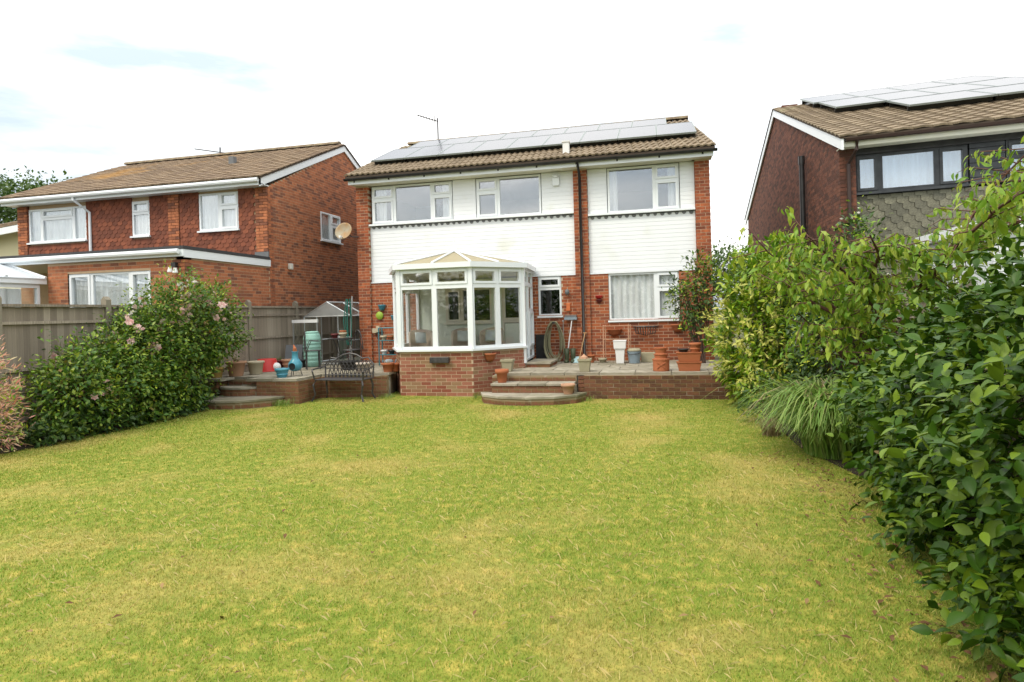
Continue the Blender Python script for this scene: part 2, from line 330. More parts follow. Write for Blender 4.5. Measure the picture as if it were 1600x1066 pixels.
def tile_unit(key, m, rolls, h):
    n = 6 * rolls; b = MB(); vs = []
    xs = [-.5 + i / n for i in range(n + 1)]
    prof = [h * (.5 - .5 * math.cos(2 * math.pi * rolls * (x + .5))) for x in xs]
    for x, z in zip(xs, prof): vs += [(x, 0, z + .02), (x, 1, z), (x, 0, z - .018)]
    b.add(vs, [(3 * i, 3 * i + 3, 3 * i + 4, 3 * i + 1) for i in range(n)] + [(3 * i + 2, 3 * i + 5, 3 * i + 3, 3 * i) for i in range(n)] + [(2, 0, 1), (3 * n + 2, 3 * n + 1, 3 * n)])
    unit(key, b, m)
tile_unit('tile_roman', 'roof_tile', 2, .032); tile_unit('tile_flat', 'roof_tile_left', 1, .008); tile_unit('tile_right', 'roof_tile', 1, .018)
hb = MB(); ang = [(-.5, 1), (-.5, .28), (-.36, .09), (-.15, 0), (.15, 0), (.36, .09), (.5, .28), (.5, 1)]
hb.solid([(x, .5, z) for x, z in ang], [(x, -.5, z) for x, z in ang])
for k, m in (('hung', 'hung_tile'), ('hung_green', 'hung_tile_green')): unit(k, hb, m)
unit('shadow_scallop', MB().solid([(math.cos(math.pi * i / 8) * .5, .5, -math.sin(math.pi * i / 8) * .6) for i in range(9)], [(math.cos(math.pi * i / 8) * .5, -.5, -math.sin(math.pi * i / 8) * .6) for i in range(9)]), 'lead')
def roof_tiles(parent, key, x0, x1, ye, ze, tanp, slope_len, wtile=.3, e=.33, in0=0., in1=0., limit=300, SH=None, jit=.006):
    c = 1 / math.sqrt(1 + tanp ** 2); s = tanp * c; rows = int(slope_len / e); out = []
    for r in range(rows):
        d = r * e; f = d / slope_len; a, b = x0 + in0 * f, x1 + in1 * f; n = max(1, round((b - a) / wtile)); ww = (b - a) / n
        for i in range(n):
            M = np.eye(4); M[:3, 0] = (ww * .985, 0, 0); M[:3, 1] = (0, c * (e + .05), s * (e + .05)); M[:3, 2] = (0, -s, c)
            M[:3, 3] = (a + (i + .5) * ww + random.uniform(-jit, jit) * .5, ye + c * d + random.uniform(-jit, jit), ze + s * d + .012 + random.uniform(0, jit)); out.append(M)
    out = np.array(out)
    if SH is not None: out = np.einsum('ij,njk->nik', SH, out)
    pieces(parent, 'tile', key, out, limit, 'upper_tiles')
def hung_tiles(parent, key, o, u, Lw, z0, z1, holes=(), wt=.165, e=.11, limit=300, SH=None):
    nn = rot90(u); out = []; r = 0; z = z0
    while z < z1 - .03:
        t = (wt / 2 if r % 2 else 0)
        while t < Lw + .01:
            a, b = max(0, t - wt / 2), min(Lw, t + wt / 2); zc = z + e / 2
            for h in holes:
                if h[2] - .02 < zc < h[3] + .02 and a < h[1] and b > h[0]:
                    if (a + b) / 2 < (h[0] + h[1]) / 2: b = min(b, h[0])
                    else: a = max(a, h[1])
            if b - a > .025:
                M = np.eye(4); k = .012 + random.uniform(-.002, .002); hh = min(e * 1.35, z1 - z)
                M[:3, 0] = np.array((u[0], u[1], 0)) * (b - a) * .97; M[:3, 1] = np.array((nn[0], nn[1], 0)) * .022; M[:3, 2] = np.array((nn[0] * .10, nn[1] * .10, 1)) * hh
                M[:3, 3] = (o[0] + u[0] * (a + b) / 2 - nn[0] * (k + .012), o[1] + u[1] * (a + b) / 2 - nn[1] * (k + .012), z); out.append(M)
            t += wt
        z += e; r += 1
    out = np.array(out)
    if SH is not None: out = np.einsum('ij,njk->nik', SH, out)
    pieces(parent, 'tile_hanging', key, out, limit, 'hung_tiles')
# ================================================================== ground
def sheet(name, x0, x1, y0, y1, z, m, n=1, amp=0.):
    xs = np.linspace(x0, x1, n + 1); ys = np.linspace(y0, y1, n + 1); b = MB()
    b.add([(x, y, z + amp * (math.sin(x * 1.3 + y * .4) + math.sin(y * 1.7 - x * .6)) * .5) for y in ys for x in xs], [(j * (n + 1) + i, j * (n + 1) + i + 1, (j + 1) * (n + 1) + i + 1, (j + 1) * (n + 1) + i) for j in range(n) for i in range(n)])
    return b.build(name, m, kind='structure')
mat('ground', (.10, .12, .03), (.14, .12, .05), rough=1, scale=.8)
mat('turf', (.17, .235, .022), (.36, .30, .06), rough=1, scale=9, grime=.2, detail=9, c3=(.21, .24, .03), big=((.44, .33, .11), .75, .50, .84), bump=.6, bscale=60)
sheet('ground', -400, 400, -300, 600, -.03, 'ground'); sheet('lawn', -2.0, 11, -17, -2.0, 0, 'turf', 60, .012)
b = MB(); b.prism([(-1.95, -9.5), (-1.05, -9.5), (-.85, -7), (-1.0, -5), (-1.45, -3.95), (-1.95, -3.95)], -.02, .03); b.build('flower_bed', 'soil', kind='structure')
b = MB(); b.prism([(11, -14.5), (11, -2.6), (9.1, -2.95), (9.15, -4.5), (9.2, -7), (9.55, -8.6), (9.5, -10.5), (9.5, -12), (9.6, -14.5)], -.02, .012); b.build('shrub_bed', 'soil', kind='structure')
# ================================================================== main house
SOF, EZ, TANP = 5.11, 5.30, .44
H = thing('detached_house', 'brick detached house with white clad upper storey, black gutter and roof solar panels', 'house', (4.4, 3.8, 0))
win_holes_r = [(.44, 2.08, 1.45, 2.58)]
bk = []
wb = MB()
for x0, x1, z0, holes in ((.33, 1.62, .4, []), (4.58, 5.69, .4, [(.17, .75, 1.6, 2.58)]), (6.02, 8.5, .4, [(.44, 2.07, 1.45, 2.585)])):
    wb = MB(); wall_cells(wb, (x0, .06), (1, 0), x1 - x0, z0, 2.6, holes, .2); wb.build('wall', 'mortar_pale', H)
    bk += brick_list((x0, .06), (1, 0), x1 - x0, .5, 2.6, holes)
for x0 in (0, 5.69, 8.5):
    MB().box(x0 + .004, x0 + .326, .0045, .25, .4, SOF).build('pier', 'mortar_pale', H); bk += brick_list((x0, .012), (1, 0), .33, .5, SOF, depth=.22, proud=.097 - .085, shift=.11)
# pier bricks are deep, so their face sits at y about 0 and their returns show
for M in bk:
    if M[1, 1] > .2: M[1, 3] = .11 + random.uniform(-.001, .001)
pieces(H, 'brick', 'brick', bk, 300, 'brickwork')
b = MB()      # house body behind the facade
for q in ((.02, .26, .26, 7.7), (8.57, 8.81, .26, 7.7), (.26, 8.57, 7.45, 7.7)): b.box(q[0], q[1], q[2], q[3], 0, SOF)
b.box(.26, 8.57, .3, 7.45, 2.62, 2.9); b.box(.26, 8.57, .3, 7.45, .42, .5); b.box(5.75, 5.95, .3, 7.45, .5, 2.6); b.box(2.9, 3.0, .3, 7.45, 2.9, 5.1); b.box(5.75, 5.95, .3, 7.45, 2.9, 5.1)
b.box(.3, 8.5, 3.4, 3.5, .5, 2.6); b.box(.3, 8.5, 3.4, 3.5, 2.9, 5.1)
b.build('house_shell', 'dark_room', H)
yr, zr = 3.75, EZ + (3.75 + .38) * TANP
for X0, X1 in ((.02, .26), (8.45, 8.6)):
    MB().solid([(X0, .0, SOF), (X0, 7.6, SOF), (X0, yr, zr - .12)], [(X1, .0, SOF), (X1, 7.6, SOF), (X1, yr, zr - .12)]).build('gable', 'brick', H)
# cladding boards
def boards(x0, x1, z0, z1, n):
    hh = (z1 - z0) / n
    for i in range(n):
        q = MB(); za, zb = z0 + i * hh, z0 + (i + 1) * hh - .0015
        q.add([(x0, .0965, za), (x1, .0965, za), (x1, .10, zb), (x0, .10, zb), (x0, .14, za), (x1, .14, za), (x1, .14, zb), (x0, .14, zb)], [(0, 1, 2, 3), (0, 4, 5, 1), (3, 2, 6, 7), (0, 3, 7, 4), (1, 5, 6, 2)])
        q.build('cladding_board', 'cladding', H)
boards(.335, 5.685, 2.60, 4.04, 15); boards(6.025, 8.495, 2.60, 3.95, 14)
for a, c in ((2.62, 3.22), (4.90, 5.685)): boards(a, c, 4.12, 5.10, 10)
for a, c in ((6.025, 6.48), (8.17, 8.495)): boards(a, c, 4.03, 5.10, 11)
b = MB().box(.33, 5.69, .142, .26, 2.6, 4.06).box(6.02, 8.5, .142, .26, 2.6, 3.98).box(2.6, 3.24, .142, .26, 4.06, SOF).box(4.88, 5.69, .142, .26, 4.06, SOF).box(6.02, 6.5, .142, .26, 3.98, SOF).box(8.15, 8.5, .142, .26, 3.98, SOF)
b.build('cladding_backing', 'lead', H)
sc = []  # dark grey half-discs standing in for the scalloped shadows beneath the sills
for x0, x1, z in ((.36, 5.68, 4.035), (6.04, 8.49, 3.945)):
    n = int((x1 - x0) / .155)
    for i in range(n):
        M = np.eye(4); M[0, 0] = .10 * random.uniform(.8, 1.1); M[1, 1] = .012; M[2, 2] = .095 * random.uniform(.75, 1.1); M[:3, 3] = (x0 + (i + .5) * (x1 - x0) / n, .086, z); sc.append(M)
pieces(H, 'shadow_scallop', 'shadow_scallop', sc)
b = MB().box(.335, 5.685, .01, .16, 4.062, 4.106); b.build('sill_band', 'upvc', H); b = MB().box(6.025, 8.495, .01, .16, 3.972, 4.016); b.build('sill_band', 'upvc', H)
b = MB().box(.335, 4.6, .04, .13, 2.575, 2.6).box(4.62, 5.685, .04, .13, 2.575, 2.6).box(6.025, 8.495, .04, .13, 2.575, 2.6); b.build('cladding_trim', 'upvc', H)
tp = .66
window(H, (.40, .10), (1, 0), 2.2, 4.108, 5.085, [(0, .62, 0, tp, 1), (0, .62, tp, 1, 1), (.62, 1.66, 0, 1, 0), (1.66, 2.2, 0, tp, 1), (1.66, 2.2, tp, 1, 1)], sill=False, curtain=[(.06, .34, .02, .95, .16), (1.9, 2.16, .02, .95, .16)])
window(H, (3.24, .10), (1, 0), 1.64, 4.108, 5.085, [(0, .56, 0, tp, 1), (0, .56, tp, 1, 1), (.56, 1.64, 0, 1, 0)], sill=False)
window(H, (6.5, .10), (1, 0), 1.65, 4.018, 5.085, [(0, 1.09, 0, 1, 0), (1.09, 1.65, 0, tp, 1), (1.09, 1.65, tp, 1, 1)], sill=False, curtain=[(.03, .22, .02, .97, .16), (1.4, 1.62, .02, .97, .16)])
window(H, (4.755, .085), (1, 0), .565, 1.61, 2.572, [(0, .565, 0, .70, 0), (0, .565, .70, 1, 1)], gl='glass_clear')
window(H, (6.465, .085), (1, 0), 1.62, 1.46, 2.572, [(0, 1.10, 0, 1, 0), (1.10, 1.62, 0, .66, 1), (1.10, 1.62, .66, 1, 1)], gl='glass_clear', curtain=[(.03, 1.6, .01, .98, .09)])
# eaves
b = MB().box(-.06, 8.90, -.30, -.275, SOF - .01, EZ - .03); b.build('fascia', 'upvc', H)
b = MB().box(-.04, 8.88, -.275, .16, SOF, SOF + .02); b.build('soffit', 'soffit', H)
b = MB(); g = [(-.365 + .058 * math.cos(a), EZ - .06 + .058 * math.sin(a)) for a in np.linspace(math.pi, 2 * math.pi, 9)]; g2 = [(-.365 + .05 * math.cos(a), EZ - .06 + .05 * math.sin(a)) for a in np.linspace(2 * math.pi, math.pi, 9)]
ring = g + g2; b.solid([(-.13, y, z) for y, z in ring], [(8.98, y, z) for y, z in ring]); b.build('gutter', 'black_plastic', H)
for i in range(10): MB().box(.1 + i * .95, .135 + i * .95, -.31, -.28, EZ - .15, EZ - .10).build('gutter_bracket', 'black_plastic', H)
b = MB().tube([(5.855, -.36, EZ - .11), (5.855, -.34, EZ - .2), (5.855, -.07, EZ - .34), (5.855, -.07, .62), (5.855, -.12, .56)], .034, 10); b.build('downpipe', 'black_plastic', H, smooth=True)
# roof
c = 1 / math.sqrt(1 + TANP ** 2); SL = (yr + .38) / c
b = MB(); b.solid([(-.1, -.38, EZ - .06), (8.93, -.38, EZ - .06), (8.50, yr, zr - .06), (-.1, yr, zr - .06)], [(-.1, -.38, EZ), (8.93, -.38, EZ), (8.50, yr, zr), (-.1, yr, zr)])
b.solid([(-.1, 7.9, EZ - .06), (-.1, yr, zr - .06), (8.50, yr, zr - .06), (8.93, 7.9, EZ - .06)], [(-.1, 7.9, EZ), (-.1, yr, zr), (8.50, yr, zr), (8.93, 7.9, EZ)])
RF = b.build('roof', 'roof_under', H)
roof_tiles(RF, 'tile_roman', -.12, 8.95, -.40, EZ + .0, TANP, SL, in1=-.42)
rg = []
unit('ridge', MB().add([(x, .14 * math.cos(a), .10 * math.sin(a)) for x in (-.5, .5) for a in np.linspace(math.pi, 0, 7)], [(i, i + 1, i + 8, i + 7) for i in range(6)] + [tuple(range(7)), tuple(range(13, 6, -1))]), 'roof_tile')
for i in range(20):
    M = np.eye(4); M[0, 0] = .425; M[:3, 3] = (.0 + i * .43 + .2, yr, zr + .03); rg.append(M)
pieces(RF, 'ridge_tile', 'ridge', rg)
# solar panels, two rows
def panel(parent, x0, x1, d0, d1, off=.15, ye=-.38, ze=EZ, tanp=TANP, SH=None):
    cc = 1 / math.sqrt(1 + tanp ** 2); ss = tanp * cc
    def P(x, d, h): return (x, ye + cc * d - ss * h, ze + ss * d + cc * h)
    def sl(b, xa, xb, da, db, h0, h1): b.solid([P(xa, da, h0), P(xb, da, h0), P(xb, db, h0), P(xa, db, h0)], [P(xa, da, h1), P(xb, da, h1), P(xb, db, h1), P(xa, db, h1)])
    f = MB(); e = .018
    sl(f, x0, x1, d0, d0 + e, off, off + .04); sl(f, x0, x1, d1 - e, d1, off, off + .04); sl(f, x0, x0 + e, d0 + e, d1 - e, off, off + .04); sl(f, x1 - e, x1, d0 + e, d1 - e, off, off + .04)
    g = MB(); sl(g, x0 + e, x1 - e, d0 + e, d1 - e, off + .01, off + .036)
    rs = []
    for q in (d0 + .15, d1 - .2): r = MB(); sl(r, x0 + .02, x1 - .02, q, q + .04, .05, off); rs.append(r)
    for k in (f, g, *rs):
        if SH is not None: k.v = [tuple((SH @ np.array((*p, 1)))[:3]) for p in k.v]
    o = f.build('solar_panel', 'panel_frame', parent); g.build('cell_sheet', 'panel_glass', o)
    for r in rs: r.build('mounting_rail', 'black_plastic', o)
d0 = (.56 + .38) / c; d1 = (2.14 + .38) / c; d2 = (3.24 + .38) / c
for i in range(9): panel(H, .22 + i * .932, .22 + (i + 1) * .932 - .008, d0, d1)
for i in range(8): panel(H, .62 + i * .917, .62 + (i + 1) * .917 - .008, d1 + .012, d2)
b = MB(); b.box(5.46, 5.61, .02, .17, 5.4, 5.79).box(5.44, 5.63, .0, .19, 5.79, 5.82); b.build('vent_pipe', 'white_plastic', H)
b = MB().tube([(.98, 3.75, 7.15), (.98, 3.75, 7.92)], .022).tube([(.98, 3.75, 7.82), (.42, 3.45, 7.98)], .016)
for k in range(7): p = Vector((.98, 3.75, 7.82)).lerp(Vector((.42, 3.45, 7.98)), .12 + k * .14); b.tube([p + Vector((.05, -.12, 0)), p + Vector((-.05, .12, 0))], .009, 4)
b.tube([(.9, 3.7, 7.66), (.9, 3.7, 8.0)], .010, 4)
b.build('tv_aerial', 'black_iron', H)
# things fixed to the house
o = MB(); pr = [(r_, .055 * (r_ / .27) ** 2) for r_ in np.linspace(.001, .27, 7)]
ds = thing('satellite_dish', 'rusty off-white satellite dish on the brick corner pier facing the tile-hung house', 'satellite dish', (-.2, -.28, 3.92))
o.lathe(pr, n=24, sy=.82, cap=False); dd = o.build('dish', 'rust', ds, local=True, smooth=True); dd.rotation_euler = (R(78), 0, R(-12))
s = dd.modifiers.new('t', 'SOLIDIFY'); s.thickness = .008
MB().tube([(0, .05, -.02), (.1, .2, -.12), (.24, .29, -.12)], .018).tube([(.0, -.02, -.2), (0, -.22, -.16)], .01).build('arm', 'black_iron', ds, local=True)
MB().box(-.025, .025, -.28, -.2, -.19, -.13).build('receiver', 'white_plastic', ds, local=True)
o = MB().box(-.085, .085, 0, .07, 0, .20).tube([(0, .035, .19), (0, .035, .24)], .075, 10); q = o.build('burglar_alarm', 'upvc', bevel=.012); q.location = (5.27, .02, 4.76); tag(q, 'white burglar alarm box on the cladding under the eaves', 'alarm box')
# ================================================================== conservatory
K = thing('conservatory', 'white framed bay conservatory on a brick dwarf wall with tan roof', 'conservatory', (3.2, -1.3, 0))
pl = [(1.60, .05), (1.60, -1.36), (2.22, -2.57), (3.83, -2.57), (4.74, -1.62), (4.62, .05)]
ZS, ZT, ZE = .965, 2.30, 2.68
bk = []; wbm = MB()
for (p, q) in ((pl[1], pl[2]), (pl[2], pl[3]), (pl[3], pl[4])):
    u = Vector((q[0] - p[0], q[1] - p[1])); Lw = u.length; u.normalize(); wall_cells(wbm, p, u, Lw, -.05, ZS - .03, [], .18); bk += brick_list(p, u, Lw, 0, ZS - .03, shift=.02)
wall_cells(wbm, pl[0], (0, -1), 1.41, -.05, ZS - .03, [], .18)
wall_cells(wbm, pl[4], Vector((-.07, 1)).normalized(), .62, -.05, .5, [], .15)
wbm.build('dwarf_wall', 'mortar_pale', K); pieces(K, 'brick', 'brick_pink', bk, 300, 'brickwork')
MB().prism([(1.75, 0), (1.75, -1.3), (2.3, -2.4), (3.76, -2.4), (4.58, -1.55), (4.45, 0)], .3, .6).build('floor', 'concrete', K)
def facet(p, q, n, door=False):
    u = Vector((q[0] - p[0], q[1] - p[1])); Lw = u.length; u.normalize(); uu = (u.x, u.y)
    cs = []
    for i in range(n):
        a, b_ = .03 + i * (Lw - .06) / n, .03 + (i + 1) * (Lw - .06) / n
        cs += [(a, b_, 0, .78, 0), (a, b_, .78, 1, 1)]
    if door: return window(K, p, uu, Lw, .62, ZE, [(.03, Lw - .8, 0, .84, 0), (.03, Lw - .8, .84, 1, 0), (Lw - .8, Lw - .03, 0, .13, 0), (Lw - .8, Lw - .03, .13, .55, 1), (Lw - .8, Lw - .03, .55, .84, 0), (Lw - .8, Lw - .03, .84, 1, 0)], gl='glass_clear', name='door', sill=False)
    return window(K, p, uu, Lw, ZS + .02, ZE, cs, gl='glass_clear', depth=.07, fw_=.055)
facet(pl[0], pl[1], 2); facet(pl[1], pl[2], 2); facet(pl[2], pl[3], 2); facet(pl[3], pl[4], 2); facet(pl[4], pl[5], 1, True)
for p in pl[1:5]: MB().obox((p[0] - (p[0] - 3.2) * .008, p[1] + .02), (1, 0), (0, 1), .045, .045, ZS - .02 if p is not pl[4] else .6, ZE).build('corner_post', 'upvc', K)
def offs(k):
    c0 = Vector((3.2, -1.0)); return [(c0.x + (x - c0.x) * k, (y if y > 0 else c0.y + (y - c0.y) * k)) for x, y in pl]
b = MB(); A, Bq = offs(1.0), offs(1.07)
for i in range(5): b.prism([Bq[i], Bq[i + 1], A[i + 1], A[i]], ZE, ZE + .11)
b.build('gutter', 'upvc', K)
ap = (2.93, -.85, 3.20); ar = (2.93, .08, 3.20); ring = offs(1.04); ez = ZE + .10
b = MB()
T = [Vector((*p, ez)) for p in ring]; apv, arv = Vector(ap), Vector(ar)
tris = [(T[1], T[2], apv), (T[2], T[3], apv), (T[3], T[4], apv)]
for t in tris: b.add(list(t), [(0, 1, 2)])
b.add([T[0], T[1], apv, arv], [(0, 1, 2, 3)]); b.add([T[4], T[5], arv, apv], [(0, 1, 2, 3)])
r_ = b.build('roof', 'poly_roof', K); s = r_.modifiers.new('t', 'SOLIDIFY'); s.thickness = .025
for p in [T[1], T[2], (T[2] + T[3]) / 2, T[3], (T[3] + T[4]) / 2, T[4]]:
    MB().tube([p + Vector((0, 0, .02)), apv + Vector((0, 0, .02))], .026, 6).build('glazing_bar', 'upvc', K)
for k in range(3): f = .2 + k * .35; MB().tube([T[4].lerp(T[5], f) + Vector((0, 0, .02)), apv.lerp(arv, f) + Vector((0, 0, .02))], .026, 6).build('glazing_bar', 'upvc', K)
MB().tube([apv + Vector((0, -.03, .03)), arv + Vector((0, 0, .03))], .05, 8).lathe([(.05, 0), (.06, .05), (.02, .08), (.012, .2), (.004, .36)], ap, 10).build('ridge_finial', 'upvc', K)
# its back wall, inner window and door belong to the house
b = MB(); wall_cells(b, (1.62, .04), (1, 0), 2.96, .6, 2.6, [(.75, 1.95, 1.5, 2.35), (2.22, 2.86, .62, 2.4)], .05); b.build('painted_panel', 'plaster', H)
window(H, (2.37, .03), (1, 0), 1.2, 1.5, 2.35, [(0, .42, 0, 1, 1), (.42, 1.2, 0, 1, 0)], fm='paint_cream', gl='glass_clear')
window(H, (3.84, .03), (1, 0), .64, .62, 2.4, [(0, .64, .5, 1, 1), (0, .64, 0, .5, 0)], fm='paint_cream', gl='glass_clear', name='door', sill=False)
MB().box(3.9, 4.42, .02, .05, .68, 1.45).build('door_panel', 'plaster', H)
def wicker(label, loc, rz, mm):
    t = thing('armchair', label, 'armchair', loc, rz=rz); t.scale = (.82, .82, .82)
    b = MB().box(-.28, .28, -.28, .25, .12, .38); b.build('seat', mm, t, local=True, bevel=.04)
    bb = MB(); 
    arc = [(math.cos(a) * .33, -.02 + math.sin(a) * .33, .72 if i in (0, 12) else .82 + .12 * math.sin(math.pi * i / 12)) for i, a in enumerate(np.linspace(-.15, math.pi + .15, 13))]
    bb.add([(x, y, .12) for x, y, z in arc] + [(x * 1.08, y * 1.1, z) for x, y, z in arc], [(i, i + 1, i + 14, i + 13) for i in range(12)]); o = bb.build('backrest', mm, t, local=True, smooth=True); s = o.modifiers.new('t', 'SOLIDIFY'); s.thickness = .05
    for x in (-.24, .24):
        for y in (-.24, .22): MB().tube([(x, y, 0), (x, y, .13)], .022).build('leg', mm, t, local=True)
    c_ = MB().lathe([(.02, -.05), (.15, -.035), (.19, 0), (.15, .035), (.02, .05)], n=4); o = tag(c_.build('cushion', 'cushion', smooth=True), 'pale blue cushion on the ' + label.split(' in ')[0].split(' by ')[0], 'cushion'); o.location = (loc[0], loc[1] - .02, loc[2] + .58); o.rotation_euler = (R(68), R(45), rz)
    return t
wicker('beige wicker armchair by the conservatory side glass', (2.15, -1.15, .6), R(25), 'wicker'); wicker('brown tub armchair under the inner window of the conservatory', (3.0, -.55, .6), R(4), 'wicker'); wicker('grey patterned armchair beside the half-glazed inner door', (3.72, -.65, .6), R(-12), 'wicker')
# ================================================================== left neighbour house
LH = thing('neighbour_house', 'orange brick house with red hung tiles and white eaves beyond the fence', 'house', (-6, 2, 0))
XL, XR, YF, YB = -10.06, -2.05, -.81, 7.3
holes = [(XL + 10.06 + .37, XL + 10.06 + 2.35, 4.06, 5.0), (3.87, 4.43, 4.06, 5.0), (5.98, 7.16, 4.08, 5.05)]
wb = MB(); wall_cells(wb, (XL, YF), (1, 0), XR - XL, 0, SOF, holes, .22)
side_h = [(2.55, 3.72, 4.03, 4.87)]
wall_cells(wb, (XR, YF), (0, 1), YB - YF, 0, SOF, side_h, .22)
zrl = SOF + .05 + (3.25 - YF + .35) * .467; yrl = 3.25
wb.solid([(XR - .22, YF, SOF), (XR - .22, YB, SOF), (XR - .22, yrl, zrl - .16)], [(XR, YF, SOF), (XR, YB, SOF), (XR, yrl, zrl - .16)])
wb.solid([(XL, YF, SOF), (XL, YB, SOF), (XL, yrl, zrl - .16)], [(XL + .22, YF, SOF), (XL + .22, YB, SOF), (XL + .22, yrl, zrl - .16)])
wb.box(XL, XR - .22, YB - .2, YB, 0, SOF).box(XL, XL + .2, YF + .22, YB - .2, 0, SOF)
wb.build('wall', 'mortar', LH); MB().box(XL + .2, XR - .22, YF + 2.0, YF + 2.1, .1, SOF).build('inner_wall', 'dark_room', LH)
bk = brick_list((XR, YF), (0, 1), YB - YF, 2.0, zrl - .2, side_h, span=lambda z: (0, YB - YF) if z < SOF else ((z - SOF) / .467, YB - YF - (z - SOF) / .52))
for t in (0, 5.04, 7.68): bk += [m for m in brick_list((XL + t, YF - .05), (1, 0), .33, 3.3, SOF, depth=.1, shift=.11)]
EXY, EXL, EXZ = -3.77, -5.62, 3.08
exh = [(.54, 2.72, 1.75, 2.83)]
eb = brick_list((EXL, EXY), (1, 0), XR - EXL, 1.6, EXZ, exh); eb += brick_list((XR, EXY), (0, 1), YF - EXY, 1.6, EXZ)
# the nearest courses (extension and piers) are separate bricks; the long gable is one mass
pieces(LH, 'brick', 'brick_left', bk + eb, 300, 'brickwork')
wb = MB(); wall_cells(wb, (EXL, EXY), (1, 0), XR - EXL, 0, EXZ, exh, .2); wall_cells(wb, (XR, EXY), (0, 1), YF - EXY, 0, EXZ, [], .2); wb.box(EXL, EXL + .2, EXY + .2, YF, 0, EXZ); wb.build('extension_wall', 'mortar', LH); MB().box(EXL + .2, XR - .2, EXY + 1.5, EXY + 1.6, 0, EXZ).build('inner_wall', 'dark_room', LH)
MB().box(XL, XR + .06, EXY - .10, YF - .05, EXZ + .15, EXZ + .22).build('flat_roof', 'felt', LH)
MB().box(XL, XR + .05, EXY - .09, EXY - .06, EXZ, EXZ + .148).box(XR + .02, XR + .05, EXY - .06, YF - .02, EXZ - .02, EXZ + .148).box(XL, XR + .02, EXY - .06, YF - .06, EXZ + .1, EXZ + .148).build('flat_roof_fascia', 'upvc', LH)
MB().tube([(XL, EXY - .15, EXZ + .1), (XR - .02, EXY - .15, EXZ + .1)], .055, 8).build('gutter', 'upvc', LH)
MB().box(XR - .35, XR + .04, YF - .10, YF - .06, EXZ + .222, EXZ + .36).build('flashing', 'lead', LH)
for a, b_ in ((.335, 5.03), (5.38, 7.67)): hung_tiles(LH, 'hung', (XL + a, YF), (1, 0), b_ - a, EXZ + .2, SOF, [(h[0] - a, h[1] - a, h[2] - .05, h[3] + .2) for h in holes], limit=0)
window(LH, (XL + .37, YF - .02), (1, 0), 1.98, 4.06, 5.0, [(0, .45, 0, 1, 0), (.45, 1.55, 0, .7, 0), (.45, 1.55, .7, 1, 1), (1.55, 1.98, 0, 1, 0)], curtain=[(.04, 1.95, .02, .97, .075)])
window(LH, (XL + 3.87, YF - .02), (1, 0), .56, 4.06, 5.0, [(0, .56, 0, .66, 0), (0, .56, .66, 1, 1)], curtain=[(.04, .52, .02, .97, .075)])
window(LH, (XL + 5.98, YF - .02), (1, 0), 1.18, 4.08, 5.05, [(0, .62, 0, 1, 0), (.62, 1.18, 0, .62, 1), (.62, 1.18, .62, 1, 1)], curtain=[(.04, 1.14, .02, .97, .075)])
window(LH, (XR + .02, YF + 2.55), (0, 1), 1.17, 4.03, 4.87, [(0, .58, 0, 1, 0), (.58, 1.17, 0, .6, 1), (.58, 1.17, .6, 1, 1)], curtain=[(.04, 1.1, .02, .97, .075)])
window(LH, (EXL + .54, EXY + .03), (1, 0), 2.18, 1.75, 2.83, [(0, .6, 0, 1, 1), (.6, 1.63, 0, 1, 0), (1.63, 2.18, 0, 1, 1)], curtain=[(.03, 2.15, .02, .98, .075)])
b = MB(); eyl = YF - .36; b.box(XL - .2, XR + .05, eyl, eyl + .02, SOF - .02, SOF + .16).box(XL - .2, XR + .05, eyl + .02, YF, SOF, SOF + .02); b.build('fascia', 'upvc', LH)
MB().tube([(XL - .3, eyl - .06, SOF + .10), (XR + .02, eyl - .06, SOF + .10)], .058, 8).build('gutter', 'upvc', LH)
MB().tube([(-7.72, eyl - .05, SOF + .08), (-7.72, eyl - .04, SOF - .02), (-7.55, YF - .06, SOF - .32), (-7.55, YF - .06, EXZ + .25)], .036, 8).build('downpipe', 'upvc', LH)
ze_ = SOF + .17
def bargeboard(X0, X1, ya, za, yb, zb, hgt): return MB().solid([(X0, ya, za), (X0, yb, zb), (X0, yb, zb - hgt), (X0, ya, za - hgt)], [(X1, ya, za), (X1, yb, zb), (X1, yb, zb - hgt), (X1, ya, za - hgt)])
bargeboard(XR + .01, XR + .05, eyl, ze_ - .01, yrl, zrl - .01, .21).build('bargeboard', 'upvc', LH); bargeboard(XR + .01, XR + .05, YB + .3, ze_ - .02, yrl, zrl - .01, .21).build('bargeboard', 'upvc', LH)
b = MB(); b.solid([(XL - .25, eyl - .05, ze_ - .04), (XR + .08, eyl - .05, ze_ - .04), (XR + .08, yrl, zrl - .04), (XL - .25, yrl, zrl - .04)], [(XL - .25, eyl - .05, ze_), (XR + .08, eyl - .05, ze_), (XR + .08, yrl, zrl), (XL - .25, yrl, zrl)])
b.solid([(XL - .25, YB + .35, ze_ - .04), (XL - .25, yrl, zrl - .04), (XR + .08, yrl, zrl - .04), (XR + .08, YB + .35, ze_ - .04)], [(XL - .25, YB + .35, ze_), (XL - .25, yrl, zrl), (XR + .08, yrl, zrl), (XR + .08, YB + .35, ze_)])
r2 = b.build('roof', 'roof_under', LH)
roof_tiles(r2, 'tile_flat', XL - .28, XR + .10, eyl - .08, ze_, (zrl - ze_) / (yrl - eyl + .05), math.hypot(yrl - eyl, zrl - ze_), wtile=.3, e=.30)
pieces(r2, 'ridge_tile', 'ridge', [np.array([[.425, 0, 0, XL - .05 + i * .43], [0, 1, 0, yrl], [0, 0, 1, zrl + .02], [0, 0, 0, 1]]) for i in range(19)])
MB().box(-4.62, -4.45, 1.1, 1.25, 5.9, 6.55).build('vent_pipe', 'lead', LH)
